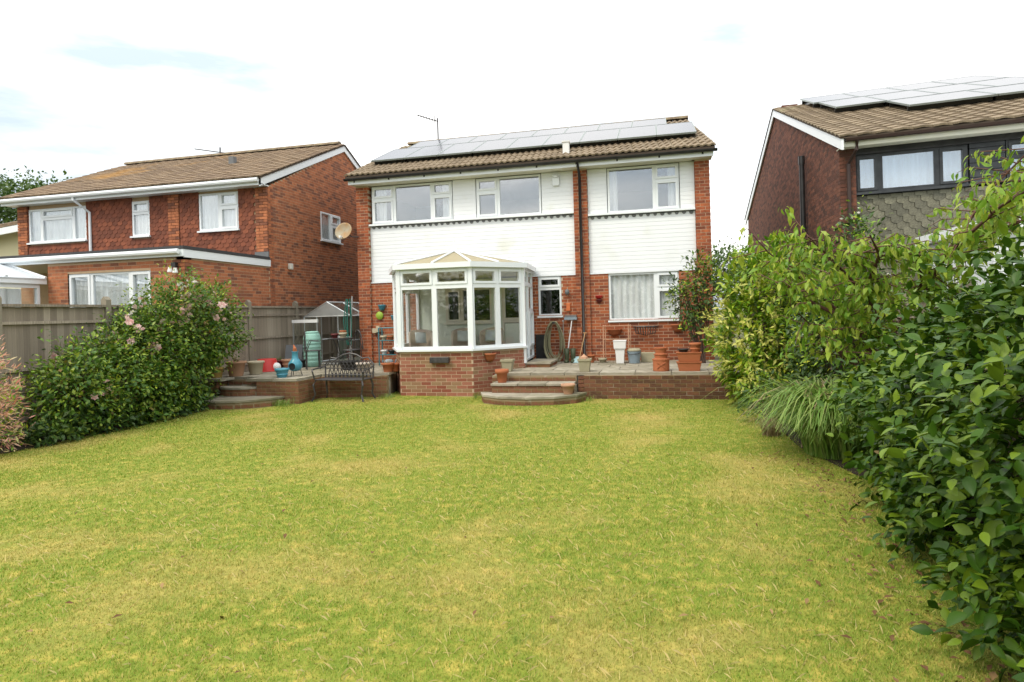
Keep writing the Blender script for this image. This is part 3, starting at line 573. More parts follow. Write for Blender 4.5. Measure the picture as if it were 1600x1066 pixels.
b = MB().tube([(-6.6, 3.3, 7.0), (-6.6, 3.3, 7.55)], .024).tube([(-6.3, 3.3, 7.32), (-7.5, 3.2, 7.55)], .018)
for k in range(9): p = Vector((-6.3, 3.3, 7.32)).lerp(Vector((-7.5, 3.2, 7.55)), .05 + k * .11); b.tube([p + Vector((0, -.14, -.02)), p + Vector((0, .14, .02))], .011, 4)
b.build('tv_aerial', 'black_iron', LH)
MB().box(-2.05, -1.95, .0, .12, 3.04, 3.2).build('wall_vent', 'paint_cream', LH, bevel=.02)
o = thing('flood_light', 'twin white spotlights under a black sensor on the extension brick corner', 'outdoor light', (-2.25, EXY - .02, 2.86))
MB().box(-.05, .05, -.08, 0, .0, .1).build('sensor', 'black_plastic', o, local=True); MB().lathe([(.03, 0), (.055, -.1), (.05, -.11)], (-.06, -.1, 0), 10).build('lamp_head', 'white_plastic', o, local=True); MB().lathe([(.03, 0), (.055, -.1), (.05, -.11)], (.07, -.1, -.02), 10).build('lamp_head', 'white_plastic', o, local=True)
# conservatory of the left neighbour, behind the fence
LK = thing('lean_to_conservatory', 'white conservatory with open top vent beside the orange brick extension', 'conservatory', (-7.5, -5, 0))
window(LK, (-5.70, -6.6), (0, 1), 2.7, .9, 2.62, [(0, 1.35, 0, 1, 0), (1.35, 2.7, 0, .66, 0), (1.35, 2.7, .66, 1, 1)], curtain=[(.1, 2.6, .02, .95, .4)])
window(LK, (-9, -6.6), (1, 0), 3.28, .9, 2.62, [(0, 1.1, 0, 1, 0), (1.1, 2.2, 0, 1, 0), (2.2, 3.28, 0, 1, 0)])
MB().box(-9, -5.72, -6.58, -3.9, 0, .88).build('dwarf_wall', 'brick_left', LK)
MB().box(-9.1, -5.62, -6.7, -3.8, 2.63, 2.74).build('gutter', 'upvc', LK)
b = MB(); b.add([(-9.1, -6.7, 2.75), (-5.6, -6.7, 2.75), (-5.6, -3.82, 2.75), (-7.3, -5.2, 3.3), (-7.3, -3.82, 3.3), (-9.1, -3.82, 2.75)], [(0, 1, 3), (1, 2, 4, 3), (0, 3, 4, 5)]); q = b.build('roof', 'poly_white', LK); s = q.modifiers.new('t', 'SOLIDIFY'); s.thickness = .03
for a in ((-5.6, -6.7), (-5.6, -5.6), (-5.6, -4.7), (-5.6, -3.84), (-7.3, -6.7), (-6.4, -6.7)): MB().tube([(*a, 2.77), (-7.3, min(-3.85, max(-5.2, a[1] + .5)), 3.32)], .03, 6).build('glazing_bar', 'upvc', LK)
# cream house farther left
CH = thing('cream_house', 'cream rendered house with grey-brown roof beyond the tile-hung brick house', 'house', (-15, 2, 0))
b = MB().box(-18, -10.9, .6, 7, 0, 4.3); b.build('wall', 'cream_render', CH)
b = MB(); b.solid([(-18.2, .2, 4.2), (-10.7, .2, 4.9), (-10.7, 3.8, 6.1), (-18.2, 3.8, 5.4)], [(-18.2, .2, 4.3), (-10.7, .2, 5.0), (-10.7, 3.8, 6.2), (-18.2, 3.8, 5.5)]); b.build('roof', 'roof_tile_left', CH)
MB().solid([(-18.2, .15, 3.95), (-10.85, .15, 4.66), (-10.85, .15, 4.86), (-18.2, .15, 4.15)], [(-18.2, .2, 3.95), (-10.85, .2, 4.66), (-10.85, .2, 4.86), (-18.2, .2, 4.15)]).build('bargeboard', 'upvc', CH)
MB().solid([(-18, .6, 4.3), (-10.9, .6, 4.3), (-10.9, .6, 4.9), (-18, .6, 4.31)], [(-18, 3, 4.3), (-10.9, 3, 4.3), (-10.9, 3, 5.4), (-18, 3, 4.9)]).build('wall_top', 'cream_render', CH)
MB().box(-10.9, -10.5, .05, .5, 4.55, 4.95).build('eaves_box', 'cream_render', CH)
# ================================================================== right neighbour house (its front is slightly skewed to its gable)
RX, RY = 11.15, -1.54
SH = np.eye(4); SH[1, 0] = -.13; SH[1, 3] = .13 * RX
def shb(mb): mb.v = [tuple((SH @ np.array((*p, 1)))[:3]) for p in mb.v]; return mb
RH = thing('brown_brick_house', 'dark brown brick house with solar panels, dark window frames and scalloped wall tiles', 'house', (13.5, 3, 0))
zs = 4.72; yr2, zr2 = 5.0, 7.58; yb2 = 11.3; zb2 = 5.2; tp2 = (zr2 - zs - .12) / (yr2 - RY + .45)
b = MB(); b.add([(RX, RY, 0), (RX, yb2, 0), (RX, yb2, zb2), (RX, yr2, zr2 - .15), (RX, RY, zs)], [(0, 1, 2, 3, 4)[::-1]]); b.add([(RX + .25, RY, 0), (RX + .25, yb2, 0), (RX + .25, yb2, zb2), (RX + .25, yr2, zr2 - .15), (RX + .25, RY, zs)], [(0, 1, 2, 3, 4)]); b.build('gable', 'mortar_dark', RH)
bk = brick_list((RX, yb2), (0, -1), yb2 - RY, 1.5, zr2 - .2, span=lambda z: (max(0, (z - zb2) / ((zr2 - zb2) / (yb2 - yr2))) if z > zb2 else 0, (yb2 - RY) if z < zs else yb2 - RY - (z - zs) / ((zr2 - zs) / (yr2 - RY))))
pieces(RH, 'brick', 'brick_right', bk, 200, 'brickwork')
shb(MB().box(RX + .01, RX + .27, RY + .004, RY + .25, 0, zs)).build('pier', 'mortar_dark', RH); shb(MB().box(RX + .28, 15.6, RY + .16, RY + .3, 0, zs - .95)).build('wall', 'mortar_dark', RH)
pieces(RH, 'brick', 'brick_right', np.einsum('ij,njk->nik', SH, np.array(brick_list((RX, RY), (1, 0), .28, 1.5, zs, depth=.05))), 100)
hung_tiles(RH, 'hung_green', (RX + .28, RY + .15), (1, 0), 4.2, 1.6, 3.80, wt=.20, e=.125, SH=SH)
def rwin(t, W, cells, z0, z1):
    w_ = window(RH, (RX + t, RY + .10 - .13 * t), (.9916, -.1289), W, z0, z1, cells, fm='anthracite', gl='glass_grey', curtain=[(.03, W - .03, .02, .97, .15)], fw_=.055); return w_
rwin(.29, 1.86, [(0, .42, 0, 1, 1), (.42, 1.38, 0, 1, 0), (1.38, 1.86, 0, 1, 1)], 3.86, 4.60); rwin(2.72, 1.3, [(0, .65, 0, .6, 0), (0, .65, .6, 1, 1), (.65, 1.3, 0, 1, 0)], 3.86, 4.60)
for i in range(6): shb(MB().box(RX + 2.16, RX + 2.70, RY + .09, RY + .13, 3.84 + i * .135, 3.84 + i * .135 + .125)).build('cladding_board', 'anthracite', RH)
shb(MB().box(RX + .28, 15.6, RY + .30, RY + .5, 3.7, zs).box(RX + .28, 15.6, RY + .05, RY + .16, zs - .12, zs)).build('dark_band', 'black_plastic', RH)
shb(MB().box(RX - .02, 15.8, RY - .30, RY - .28, zs - .02, zs + .13).box(RX - .02, 15.8, RY - .28, RY + .1, zs, zs + .02)).build('fascia', 'soffit', RH)
shb(MB().tube([(RX + .02, RY - .36, zs + .12), (15.8, RY - .36, zs + .12)], .06, 8)).build('gutter', 'brown_plastic', RH)
shb(MB().tube([(RX + .22, RY - .34, zs + .08), (RX + .22, RY - .3, zs - .08), (RX + .14, RY - .05, zs - .3), (RX + .14, RY - .05, 1)], .036, 8)).build('downpipe', 'brown_plastic', RH)
yE, zE = RY - .42, zs + .15
tp2 = (zr2 - zE) / (yr2 - yE)
bargeboard(RX - .06, RX - .02, yE + .02, zE, yr2, zr2, .24).build('bargeboard', 'upvc', RH); bargeboard(RX - .06, RX - .02, yb2 + .4, zb2 + .02, yr2, zr2, .24).build('bargeboard', 'upvc', RH)
b = MB(); b.solid([(RX - .08, yE, zE - .03), (16, yE, zE - .03), (16, yr2, zr2 - .03), (RX - .08, yr2, zr2 - .03)], [(RX - .08, yE, zE), (16, yE, zE), (16, yr2, zr2), (RX - .08, yr2, zr2)]); shb(b); r3 = b.build('roof', 'roof_under', RH)
b = MB(); b.solid([(RX - .08, yb2 + .5, zb2), (RX - .08, yr2, zr2 - .03), (16, yr2, zr2 - .03), (16, yb2 + .5, zb2)], [(RX - .08, yb2 + .5, zb2 + .03), (RX - .08, yr2, zr2), (16, yr2, zr2), (16, yb2 + .5, zb2 + .03)]); b.build('back_roof', 'roof_under', RH)
roof_tiles(r3, 'tile_right', RX - .10, 15.9, yE - .02, zE, tp2, math.hypot(yr2 - yE, zr2 - zE), wtile=.30, e=.29, SH=SH)
cc = 1 / math.sqrt(1 + tp2 ** 2); Ls = (yr2 - yE) / cc
for i in range(4): panel(RH, RX + .62 + i * 1.06, RX + .62 + (i + 1) * 1.06 - .015, Ls * .74, Ls * .97, ye=yE, ze=zE, tanp=tp2, SH=SH, off=.16)
for i in range(4): panel(RH, RX + .72 + i * 1.06, RX + .72 + (i + 1) * 1.06 - .015, Ls * .50, Ls * .735, ye=yE, ze=zE, tanp=tp2, SH=SH, off=.16)
for i in range(2): panel(RH, RX + 1.75 + i * 1.55, RX + 1.75 + (i + 1) * 1.55 - .015, Ls * .30, Ls * .495, ye=yE, ze=zE, tanp=tp2, SH=SH, off=.16)
MB().tube([(RX - .12, RY + 2.7, 1.5), (RX - .12, RY + 2.7, 5.05)], .06, 10).tube([(RX - .12, RY + 2.7, 5.05), (RX - .12, RY + 2.7, 5.25)], .072, 10).build('flue_pipe', 'black_plastic', RH)
MB().box(RX + .3, RX + .75, yr2 + .6, yr2 + 1.3, zr2 - .9, zr2 + .25).build('chimney', 'brick_right', RH)
# white garden room against the right house
GR = thing('garden_room', 'white boarded garden room standing behind the camellia hedge and cherry tree', 'garden room', (13.5, -4, 0))
for i in range(16): MB().box(12.35, 15.5, -4.6, -4.56, .3 + i * .15, .3 + i * .15 + .142).build('board', 'upvc', GR)
MB().box(12.35, 15.5, -4.55, -2.3, .1, 2.7).build('wall', 'upvc', GR); MB().box(12.2, 15.7, -4.75, -2.2, 2.71, 2.86).build('roof', 'upvc', GR)
# ================================================================== patio, steps, walls
unit('slab', MB().box(-.5, .5, -.5, .5, -.5, .5), 'slab')
PA = MB(); PA.prism([(-1.85, 0.05), (-1.85, -3.66), (-1.36, -3.66), (-1.36, -3.36), (-.40, -3.36), (-.40, -3.66), (.45, -3.68), (.45, -2.80), (1.95, -2.5), (1.6, -1.3), (1.6, .05)], 0, .45); PA.prism([(4.60, .05), (4.72, -1.62), (4.30, -2.2), (4.30, -2.6), (6.04, -2.82), (9.6, -2.82), (9.6, .05)], 0, .45)
PA.box(-1.85, 0, .05, 6, 0, .45)
PA = PA.build('patio', 'concrete', kind='structure')
def inpoly(x, y, P):
    r = False; j = len(P) - 1
    for i in range(len(P)):
        if (P[i][1] > y) != (P[j][1] > y) and x < (P[j][0] - P[i][0]) * (y - P[i][1]) / (P[j][1] - P[i][1]) + P[i][0]: r = not r
        j = i
    return r
sm = []
def slabs(x0, x1, y0, y1, keep, w_=.6, d_=.45, z=.475):
    r = 0; y = y0
    while y < y1 - .1:
        x = x0 - (w_ / 2 if r % 2 else 0); yy = min(y + d_, y1)
        while x < x1 - .05:
            a, b_ = max(x, x0), min(x + w_, x1)
            if b_ - a > .08 and keep((a + b_) / 2, (y + yy) / 2):
                M = np.diag([b_ - a - .012, yy - y - .012, .05, 1.]); M[:3, 3] = ((a + b_) / 2, (y + yy) / 2, z + random.uniform(-.003, .003)); sm.append(M)
            x += w_
        y = yy; r += 1
slabs(-1.84, .52, -3.79, .0, lambda x, y: not (-1.36 < x < -.40 and y < -3.4)); slabs(.52, 1.58, -2.86, 0, lambda x, y: True, .49); slabs(1.58, 2.0, -2.6, -1.6, lambda x, y: x < 1.95 and y < -2.0, .4, .3)
slabs(4.76, 9.58, -1.6, .0, lambda x, y: True); slabs(4.42, 9.58, -2.86, -1.6, lambda x, y: True, .68, .63)
pieces(PA, 'paving_slab', 'slab', sm)
def wall_run(parent, pts, z0, z1, key='brick_old'):
    bk = []; m = MB()
    for p, q in zip(pts[:-1], pts[1:]):
        u = Vector((q[0] - p[0], q[1] - p[1])); Lw = u.length; u.normalize(); wall_cells(m, p, u, Lw, z0 - .05, z1, [], .11); bk += brick_list(p, u, Lw, z0, z1, proud=.005)
    m.build('mortar_core', 'mortar_old', parent); pieces(parent, 'brick', key, bk, 300, 'brickwork')
PW = thing('retaining_wall', 'mossy brown brick patio wall under the stacked terracotta pots', 'garden wall', (7.6, -2.9, 0)); wall_run(PW, [(6.06, -2.72), (6.06, -2.92), (9.6, -2.92)], 0, .45, 'brick_mossy')
PW = thing('retaining_wall', 'brown brick patio wall behind the black metal bench', 'garden wall', (.6, -3, 0)); wall_run(PW, [(-.42, -3.40), (-.42, -3.76), (.54, -3.77), (.54, -2.90), (2.0, -2.78)], 0, .45)
PW = thing('retaining_wall', 'short brick patio wall half hidden by the rose bush', 'garden wall', (-1.6, -3.8, 0)); wall_run(PW, [(-1.84, -3.77), (-1.36, -3.77), (-1.36, -3.4)], 0, .45)
def arc(cx, cy, rx, ry, n=10, a0=math.pi, a1=2 * math.pi): return [(cx + rx * math.cos(a), cy + ry * math.sin(a)) for a in np.linspace(a0, a1, n + 1)]
def step_tread(parent, poly, z, th=.045):
    for i, P in enumerate(poly): MB().prism(P, z - th, z).build('paving_slab', 'slab', parent, bevel=.006)
ST = thing('garden_steps', 'rounded brick and slab steps below the conservatory door', 'steps', (5.2, -3.2, 0))
A_ = arc(5.2, -3.15, 1.02, .72, 6); wall_run(ST, A_, 0, .115)
ins = [(5.2 + (x - 5.2) * .92, -3.15 + (y + 3.15) * .9) for x, y in A_]
MB().prism(ins + [(5.9, -2.7), (4.4, -2.7)], 0, .115).build('core', 'concrete', ST)
A2 = arc(5.2, -3.13, 1.05, .76, 6)
step_tread(ST, [[A2[i], A2[i + 1], (4.5 + (i + 1) * .235, -3.12), (4.5 + i * .235, -3.12)] for i in range(6)], .16)
wall_run(ST, [(4.42, -3.27), (6.02, -3.27)], .16, .295); MB().box(4.42, 6.03, -3.15, -2.7, .05, .29).build('core', 'concrete', ST)
step_tread(ST, [[(4.40 + i * .54, -3.30), (4.40 + i * .54 + .53, -3.30), (4.40 + i * .54 + .53, -2.86), (4.40 + i * .54, -2.86)] for i in range(3)], .34)
wall_run(ST, [(4.32, -2.85), (6.02, -2.86)], .34, .45)
ST2 = thing('garden_steps', 'curved brick steps beside the rose bush, leading up to the pots and chiminea', 'steps', (-.8, -4, 0))
A_ = arc(-.75, -3.8, .95, .75, 8); wall_run(ST2, A_, 0, .115); MB().prism([(-.75 + (x + .75) * .92, -3.8 + (y + 3.8) * .92) for x, y in A_], 0, .115).build('core', 'concrete', ST2)
A2 = arc(-.75, -3.785, .98, .79, 8); step_tread(ST2, [A2], .16)
A3 = arc(-.88, -3.60, .47, .30, 8); wall_run(ST2, A3, .16, .295); MB().prism([(-.88 + (x + .88) * .9, -3.6 + (y + 3.6) * .9) for x, y in A3], .1, .29).build('core', 'concrete', ST2); step_tread(ST2, [arc(-.88, -3.59, .485, .33, 8)], .34)
wall_run(ST2, [(-1.35, -3.39), (-.41, -3.39)], .34, .45)
DS = thing('door_step', 'single slab-topped brick step at the conservatory door', 'step', (5.0, -1.1, .5)); MB().box(4.76, 5.28, -1.6, -.55, .5, .57).build('brick_base', 'brick_old', DS); MB().box(4.75, 5.30, -1.62, -.53, .571, .61).build('slab', 'slab', DS)
# ================================================================== fences
def fence(name, label, X, face, ys, z0f, top, bw=.105):
    t = thing(name, label, 'fence', (X, ys[0], 0)); bl_ = []
    unit('fboard_' + str(face), MB().add([(-.5, -.5 * face, 0), (.5, .1 * face, 0), (.5, .5 * face, 0), (-.5, .0, 0), (-.5, -.5 * face, 1), (.5, .1 * face, 1), (.5, .5 * face, 1), (-.5, 0, 1)], [(0, 1, 5, 4), (1, 2, 6, 5), (2, 3, 7, 6), (3, 0, 4, 7), (4, 5, 6, 7)]), 'fence_wood')
    for a, b_ in zip(ys[:-1], ys[1:]):
        z0 = z0f((a + b_) / 2); MB().box(X - .055, X + .055, a - .055, a + .055, 0, top + .1).add([(X - .055, a - .055, top + .1), (X + .055, a - .055, top + .1), (X + .055, a + .055, top + .1), (X - .055, a + .055, top + .1), (X, a - .055, top + .16), (X, a + .055, top + .16)], [(0, 1, 4), (1, 2, 5, 4), (2, 3, 5), (3, 0, 4, 5)]).build('post', 'post', t)
        n = int((b_ - a - .12) / bw)
        for i in range(n):
            y = a + .06 + (i + .5) * (b_ - a - .12) / n; M = np.zeros((4, 4)); M[1, 0] = (b_ - a - .12) / n * 1.04; M[0, 1] = .028; M[2, 2] = top - z0 - .03 + random.uniform(-.006, .006); M[:3, 3] = (X + random.uniform(-.003, .003), y, z0); M[3, 3] = 1; bl_.append(M)
        for z in (z0 + (top - z0) * .12, z0 + (top - z0) * .5, z0 + (top - z0) * .86): MB().box(X + face * .02, X + face * .055, a + .055, b_ - .055, z - .02, z + .025).build('rail', 'fence_wood', t)
        MB().box(X - .035, X + .065, a + .06, b_ - .06, top - .028, top + .012).build('capping', 'fence_wood', t)
    pieces(t, 'board', 'fboard_' + str(face), bl_, 300)
    return t
fence('wooden_fence', 'weathered grey board fence behind the rose bush and patio pots', -1.86, 1, [-11.6, -9.7, -7.8, -5.9, -3.93, -1.98, 0.0, 1.95, 3.9], lambda y: .05 if y < -3.7 else .5, 2.03)
fence('wooden_fence', 'weathered board fence half hidden behind the cherry tree and camellia hedge', 10.75, -1, [-11.4, -9.5, -7.6, -5.7, -3.8, -1.9], lambda y: .05, 1.75)
# ================================================================== pots and patio things
def pot(label, loc, rt_, rb, h, m, name='plant_pot', cat='pot', rim=.03, soil=True, sq=0, bands=0):
    n = 4 if sq else 22; prof = [(rb * .96, 0), (rb, .01)]
    for k in range(bands): f = (k + 1) / (bands + 1); r = rb + (rt_ - rb) * f; prof += [(r, h * f - .012), (r + .012, h * f - .006), (r + .012, h * f + .006), (r, h * f + .012)]
    prof += [(rb + (rt_ - rb) * (1 - rim * 1.6 / h), h - rim * 1.6), (rt_ + .014, h - rim * 1.5), (rt_ + .016, h), (rt_ - .012, h), (rt_ - .018, h - .03), (rb * .9, h * .55)]
    b = MB().lathe(prof, n=n, cap=True); o = b.build(name, m, smooth=not sq, bevel=.004 if sq else 0); o.location = loc
    if sq: o.rotation_euler = (0, 0, R(45))
    tag(o, label, cat)
    if soil: s_ = MB().lathe([(rt_ * .93, 0), (rt_ * .5, .012), (.005, .018)], (0, 0, h - .05), n=n).build('soil', 'soil', o, local=True)
    return o
pot('large pale terracotta pot with a dry brown plant by the steps', (-1.35, -3.15, .5), .20, .14, .32, 'terracotta_pale')
pot('ochre glazed pot tucked under the rose bush', (-1.62, -3.45, .5), .15, .12, .22, 'pot_ochre'); pot('tall cream pot beside the pale terracotta one', (-1.15, -2.75, .5), .17, .13, .29, 'pot_cream')
b = MB().lathe([(.28, 0), (.27, .03), (.215, .27), (.2, .29), (.01, .3)], n=26); q = b.build('tub', 'red_plastic', smooth=True); q.location = (-1.35, -2.05, .5); tag(q, 'red plastic tub lying upside down on the patio', 'tub')
MB().lathe([(.285, 0), (.295, .012), (.285, .03)], n=26, cap=False).build('rim', 'red_plastic', q, local=True)
b = MB().lathe([(.1 * math.sin(a), .1 - .1 * math.cos(a)) for a in np.linspace(.02, math.pi - .02, 12)], n=18, cap=False); q = b.build('ball', 'white_plastic', smooth=True); q.location = (-1.1, -2.05, .5); tag(q, 'white ball on the patio beside the red tub', 'ball')
pot('dark red pot with thin grass by the fence', (-1.45, -1.4, .5), .15, .12, .22, 'maroon'); pot('medium terracotta pot in front of the fence post', (-1.1, -1.55, .5), .16, .11, .24, 'terracotta_pale', bands=1); pot('dark blue glazed pot beside the green water butt', (-1.05, -1.05, .5), .12, .1, .2, 'black_plastic')
MB_ = MB().solid([(-1.6, -1.0, .5), (-1.15, -.95, .5), (-1.2, -.75, 1.05), (-1.65, -.8, 1.05)], [(-1.6, -.95, .5), (-1.15, -.9, .5), (-1.2, -.7, 1.05), (-1.65, -.75, 1.05)]); q = tag(MB_.build('leaning_slab', 'lead'), 'dark grey slab leaning on the board fence', 'slab')
WB = thing('water_butt', 'pale green ribbed water butt in front of the small greenhouse', 'water butt', (-.85, -.9, .5))
prof = [(.17, 0), (.2, .03)]
for k in range(7): z = .08 + k * .095; prof += [(.205, z), (.215, z + .02), (.215, z + .06), (.205, z + .075)]
MB().lathe(prof + [(.2, .78), (.17, .84)], n=24).build('barrel', 'butt_green', WB, local=True, smooth=True); MB().lathe([(.175, .842), (.175, .865), (.12, .885), (.01, .89)], n=24).build('lid', 'butt_green', WB, local=True, smooth=True)
CHM = thing('chiminea', 'small bright blue glazed chiminea on a wire stand', 'chiminea', (.12, -3.2, .5))
MB().lathe([(.03, .10), (.11, .13), (.145, .20), (.14, .27), (.09, .34), (.065, .38), (.06, .50), (.075, .52), (.05, .52), (.05, .40)], n=20).build('body', 'blue_glaze', CHM, local=True, smooth=True)
MB().lathe([(.001, 0), (.075, .0)], n=14, cap=False).build('opening', 'black_plastic', CHM, local=True).matrix_local = Matrix.Translation((.02, -.146, .21)) @ Matrix.Rotation(R(90), 4, 'X')
MB().lathe([(.08, 0), (.088, .01), (.08, .02)], n=16, cap=False).build('mouth_rim', 'blue_glaze', CHM, local=True).matrix_local = Matrix.Translation((.02, -.137, .21)) @ Matrix.Rotation(R(90), 4, 'X')
b = MB()
for a in range(3): t = a * 2.09 + .4; b.tube([(math.cos(t) * .14, math.sin(t) * .14, 0), (math.cos(t) * .1, math.sin(t) * .1, .14)], .008)
b.build('stand', 'black_iron', CHM, local=True); MB().tube([(0, 0, .5), (.01, -.02, .58), (-.03, 0, .66)], [.05, .035, .008], 8).build('flame_ornament', 'terracotta', CHM, local=True)
pot('blue and cream banded bucket pot on the patio edge', (.0, -3.5, .5), .13, .095, .19, 'blue_glaze', bands=2)
# greenhouse
GH = thing('greenhouse', 'small aluminium greenhouse with gabled roof behind the water butt', 'greenhouse', (-.75, .55, .5))
gx0, gx1, gy0, gy1, ge, gr_ = -1.45, -.12, -.25, 1.5, 1.25, 1.62
b = MB(); r_ = .018
def G(*ps): b.tube([(x, y, z + .5) for x, y, z in ps], r_, 4)
for x in (gx0, gx1):
    for y in (gy0, .6, gy1): G((x, y, 0), (x, y, ge))
    G((x, gy0, ge), (x, gy1, ge)); G((x, gy0, .62), (x, gy1, .62)); G((x, gy0, .02), (x, gy1, .02))
xm = (gx0 + gx1) / 2
for y in (gy0, .6, gy1): G((gx0, y, ge), (xm, y, gr_)); G((gx1, y, ge), (xm, y, gr_))
G((xm, gy0, gr_), (xm, gy1, gr_)); G((gx0, gy0, ge), (gx1, gy0, ge)); G((gx0, gy0, .02), (gx1, gy0, .02)); G((xm - .3, gy0, 0), (xm - .3, gy0, ge)); G((xm + .3, gy0, 0), (xm + .3, gy0, ge)); G((xm + .3, gy0, .7), (gx1, gy0, .7))
b.build('frame', 'alu', GH)
def gp(vs): MB().add([(x, y, z + .5) for x, y, z in vs], [tuple(range(len(vs)))]).build('pane', 'glass_poly', GH)
gp([(gx0, gy0, 0), (xm - .3, gy0, 0), (xm - .3, gy0, ge), (gx0, gy0, ge)]); gp([(xm + .3, gy0, 0), (gx1, gy0, 0), (gx1, gy0, ge), (xm + .3, gy0, ge)]); gp([(gx1, gy0, 0), (gx1, gy1, 0), (gx1, gy1, ge), (gx1, gy0, ge)])
gp([(gx0, gy0, ge), (xm, gy0, gr_), (xm, gy1, gr_), (gx0, gy1, ge)]); gp([(gx1, gy0, ge), (xm, gy0, gr_), (xm, gy1, gr_), (gx1, gy1, ge)])
MB().add([(gx0, gy0 - .005, ge + .5), (gx1, gy0 - .005, ge + .5), (xm, gy0 - .005, gr_ + .5)], [(0, 1, 2)]).build('gable_panel', 'alu', GH)
MB().box(gx0 - .1, gx0 + .62, gy0 - .42, gy0 - .36, 1.60, 1.68).build('door_track', 'white_plastic', GH)
for x in (gx0 - .08, gx0 + .6): MB().box(x - .015, x + .015, gy0 - .40, gy0 - .37, .5, 1.6).build('door_post', 'alu', GH)
MB().add([(gx0 - .06, gy0 - .385, .5), (gx0 + .58, gy0 - .385, .5), (gx0 + .58, gy0 - .385, 1.6), (gx0 - .06, gy0 - .385, 1.6)], [(0, 1, 2, 3)]).build('pane', 'glass_poly', GH)
# folded clothes dryer against the corner pier
RD = thing('rotary_dryer', 'green folded rotary clothes dryer leaning at the house corner', 'clothes dryer', (-.12, -.35, .5))
MB().tube([(0, 0, 0), (.06, .1, 1.75)], .02, 8).build('pole', 'alu', RD, local=True)
for k in range(5): a = k * 1.25; MB().tube([(math.cos(a) * .05, math.sin(a) * .05, 1.68), (math.cos(a) * .11 - .03, math.sin(a) * .09, 1.1), (math.cos(a) * .05, math.sin(a) * .05, .5)], .012, 5).build('folded_arm', 'green_fabric', RD, local=True)
# table with potted things and a metal chair
TB = thing('garden_table', 'dark round metal garden table in front of the greenhouse', 'table', (.05, -1.1, .5)); MB().lathe([(.3, .68), (.31, .69), (.31, .705), (.01, .71)], n=24).build('tabletop', 'black_iron', TB, local=True)
for k in range(3): a = k * 2.09 + .3; MB().tube([(math.cos(a) * .27, math.sin(a) * .27, 0), (math.cos(a) * .1, math.sin(a) * .1, .35), (math.cos(a) * .25, math.sin(a) * .25, .68)], .014).build('leg', 'black_iron', TB, local=True)
pot('small purple-leaved pot on the round metal table', (-.08, -1.15, 1.21), .08, .06, .11, 'maroon'); pot('small cream pot on the round metal table', (.12, -1.12, 1.21), .085, .06, .13, 'pot_cream'); pot('small orange pot on the round metal table, behind the cream one', (.02, -.93, 1.21), .07, .05, .18, 'terracotta')
CR = thing('metal_chair', 'black metal chair with arched back between the round table and plant stand', 'chair', (.55, -1.5, .5), rz=R(-30)); MB().lathe([(.2, .43), (.21, .44), (.2, .455), (.01, .46)], n=20).build('seat', 'black_iron', CR, local=True)
for x, y in ((-.17, -.15), (.17, -.15), (-.17, .15), (.17, .15)): MB().tube([(x, y, 0), (x * .95, y * .95, .44)], .013).build('leg', 'black_iron', CR, local=True)
b = MB().tube([(.19 * math.cos(a), .17, .45 + .45 * math.sin(a)) for a in np.linspace(0, math.pi, 13)], .013)
for x in (-.09, 0, .09): b.tube([(x, .17, .45), (x, .18, .86)], .008)
b.tube([(.2, .15, .45), (.26, .05, .68), (.22, -.15, .66)], .011).tube([(-.2, .15, .45), (-.26, .05, .68), (-.22, -.15, .66)], .011); b.build('backrest', 'black_iron', CR, local=True)
c2r = CR.copy(); COL.objects.link(c2r); c2r.location = (-.42, -1.6, .5); c2r.rotation_euler = (0, 0, R(125)); c2r['label'] = 'black metal chair with arched back standing between water butt and round table'
for ch in list(CR.children):
    q = ch.copy(); COL.objects.link(q); q.parent = c2r
for o_ in (CR, c2r): o_['group'] = 'black metal patio chairs'
pot('black bowl planter with white pebbles behind the bench', (.6, -1.75, .5), .24, .15, .2, 'black_plastic', rim=.02); q = pot('brown woven round basket behind the bench back', (1.35, -2.55, .5), .16, .14, .22, 'wicker', name='basket', cat='basket')
# blue plant stand with pots
BS = thing('plant_stand', 'teal blue metal plant stand crowded with small pots by the conservatory', 'plant stand', (1.15, -.62, .5))
b = MB()
for x in (-.28, .28):
    for y in (-.1, .1): b.tube([(x, y, 0), (x, y, .92)], .016, 6)
b.tube([(-.28, -.1, .92), (.28, -.1, .92)], .016).tube([(-.28, .1, .92), (.28, .1, .92)], .016); b.build('frame', 'teal_metal', BS, local=True)
for z in (.25, .6): MB().box(-.28, .28, -.11, .11, z, z + .02).build('shelf', 'teal_metal', BS, local=True)
for i, (m, x, z, l_) in enumerate((('pot_cream', -.18, .62, 'cream'), ('terracotta', .0, .62, 'orange'), ('lime', .18, .62, 'lime green'), ('white_plastic', -.18, .27, 'white'), ('black_plastic', .02, .27, 'black'), ('terracotta_pale', .2, .27, 'pale pink'))): pot(f'small {l_} pot on the {"upper" if z > .5 else "lower"} shelf of the teal plant stand', (1.15 + x, -.64, .5 + z), .075, .055, .11, m)
pot('terracotta pot with pale flowers on the patio edge beside the watering can', (1.88, -2.45, .5), .125, .09, .2, 'terracotta')
WC = thing('watering_can', 'grey watering can beside the conservatory wall', 'watering can', (1.75, -2.1, .5)); MB().lathe([(.1, 0), (.11, .02), (.1, .22), (.06, .25)], n=18).build('body', 'grey_blue', WC, local=True, smooth=True); MB().tube([(.09, 0, .05), (.2, -.05, .25)], [.02, .012]).build('spout', 'grey_blue', WC, local=True); MB().tube([(-.08, 0, .2), (-.16, 0, .22), (-.14, 0, .08), (-.09, 0, .06)], .01).build('handle', 'grey_blue', WC, local=True)
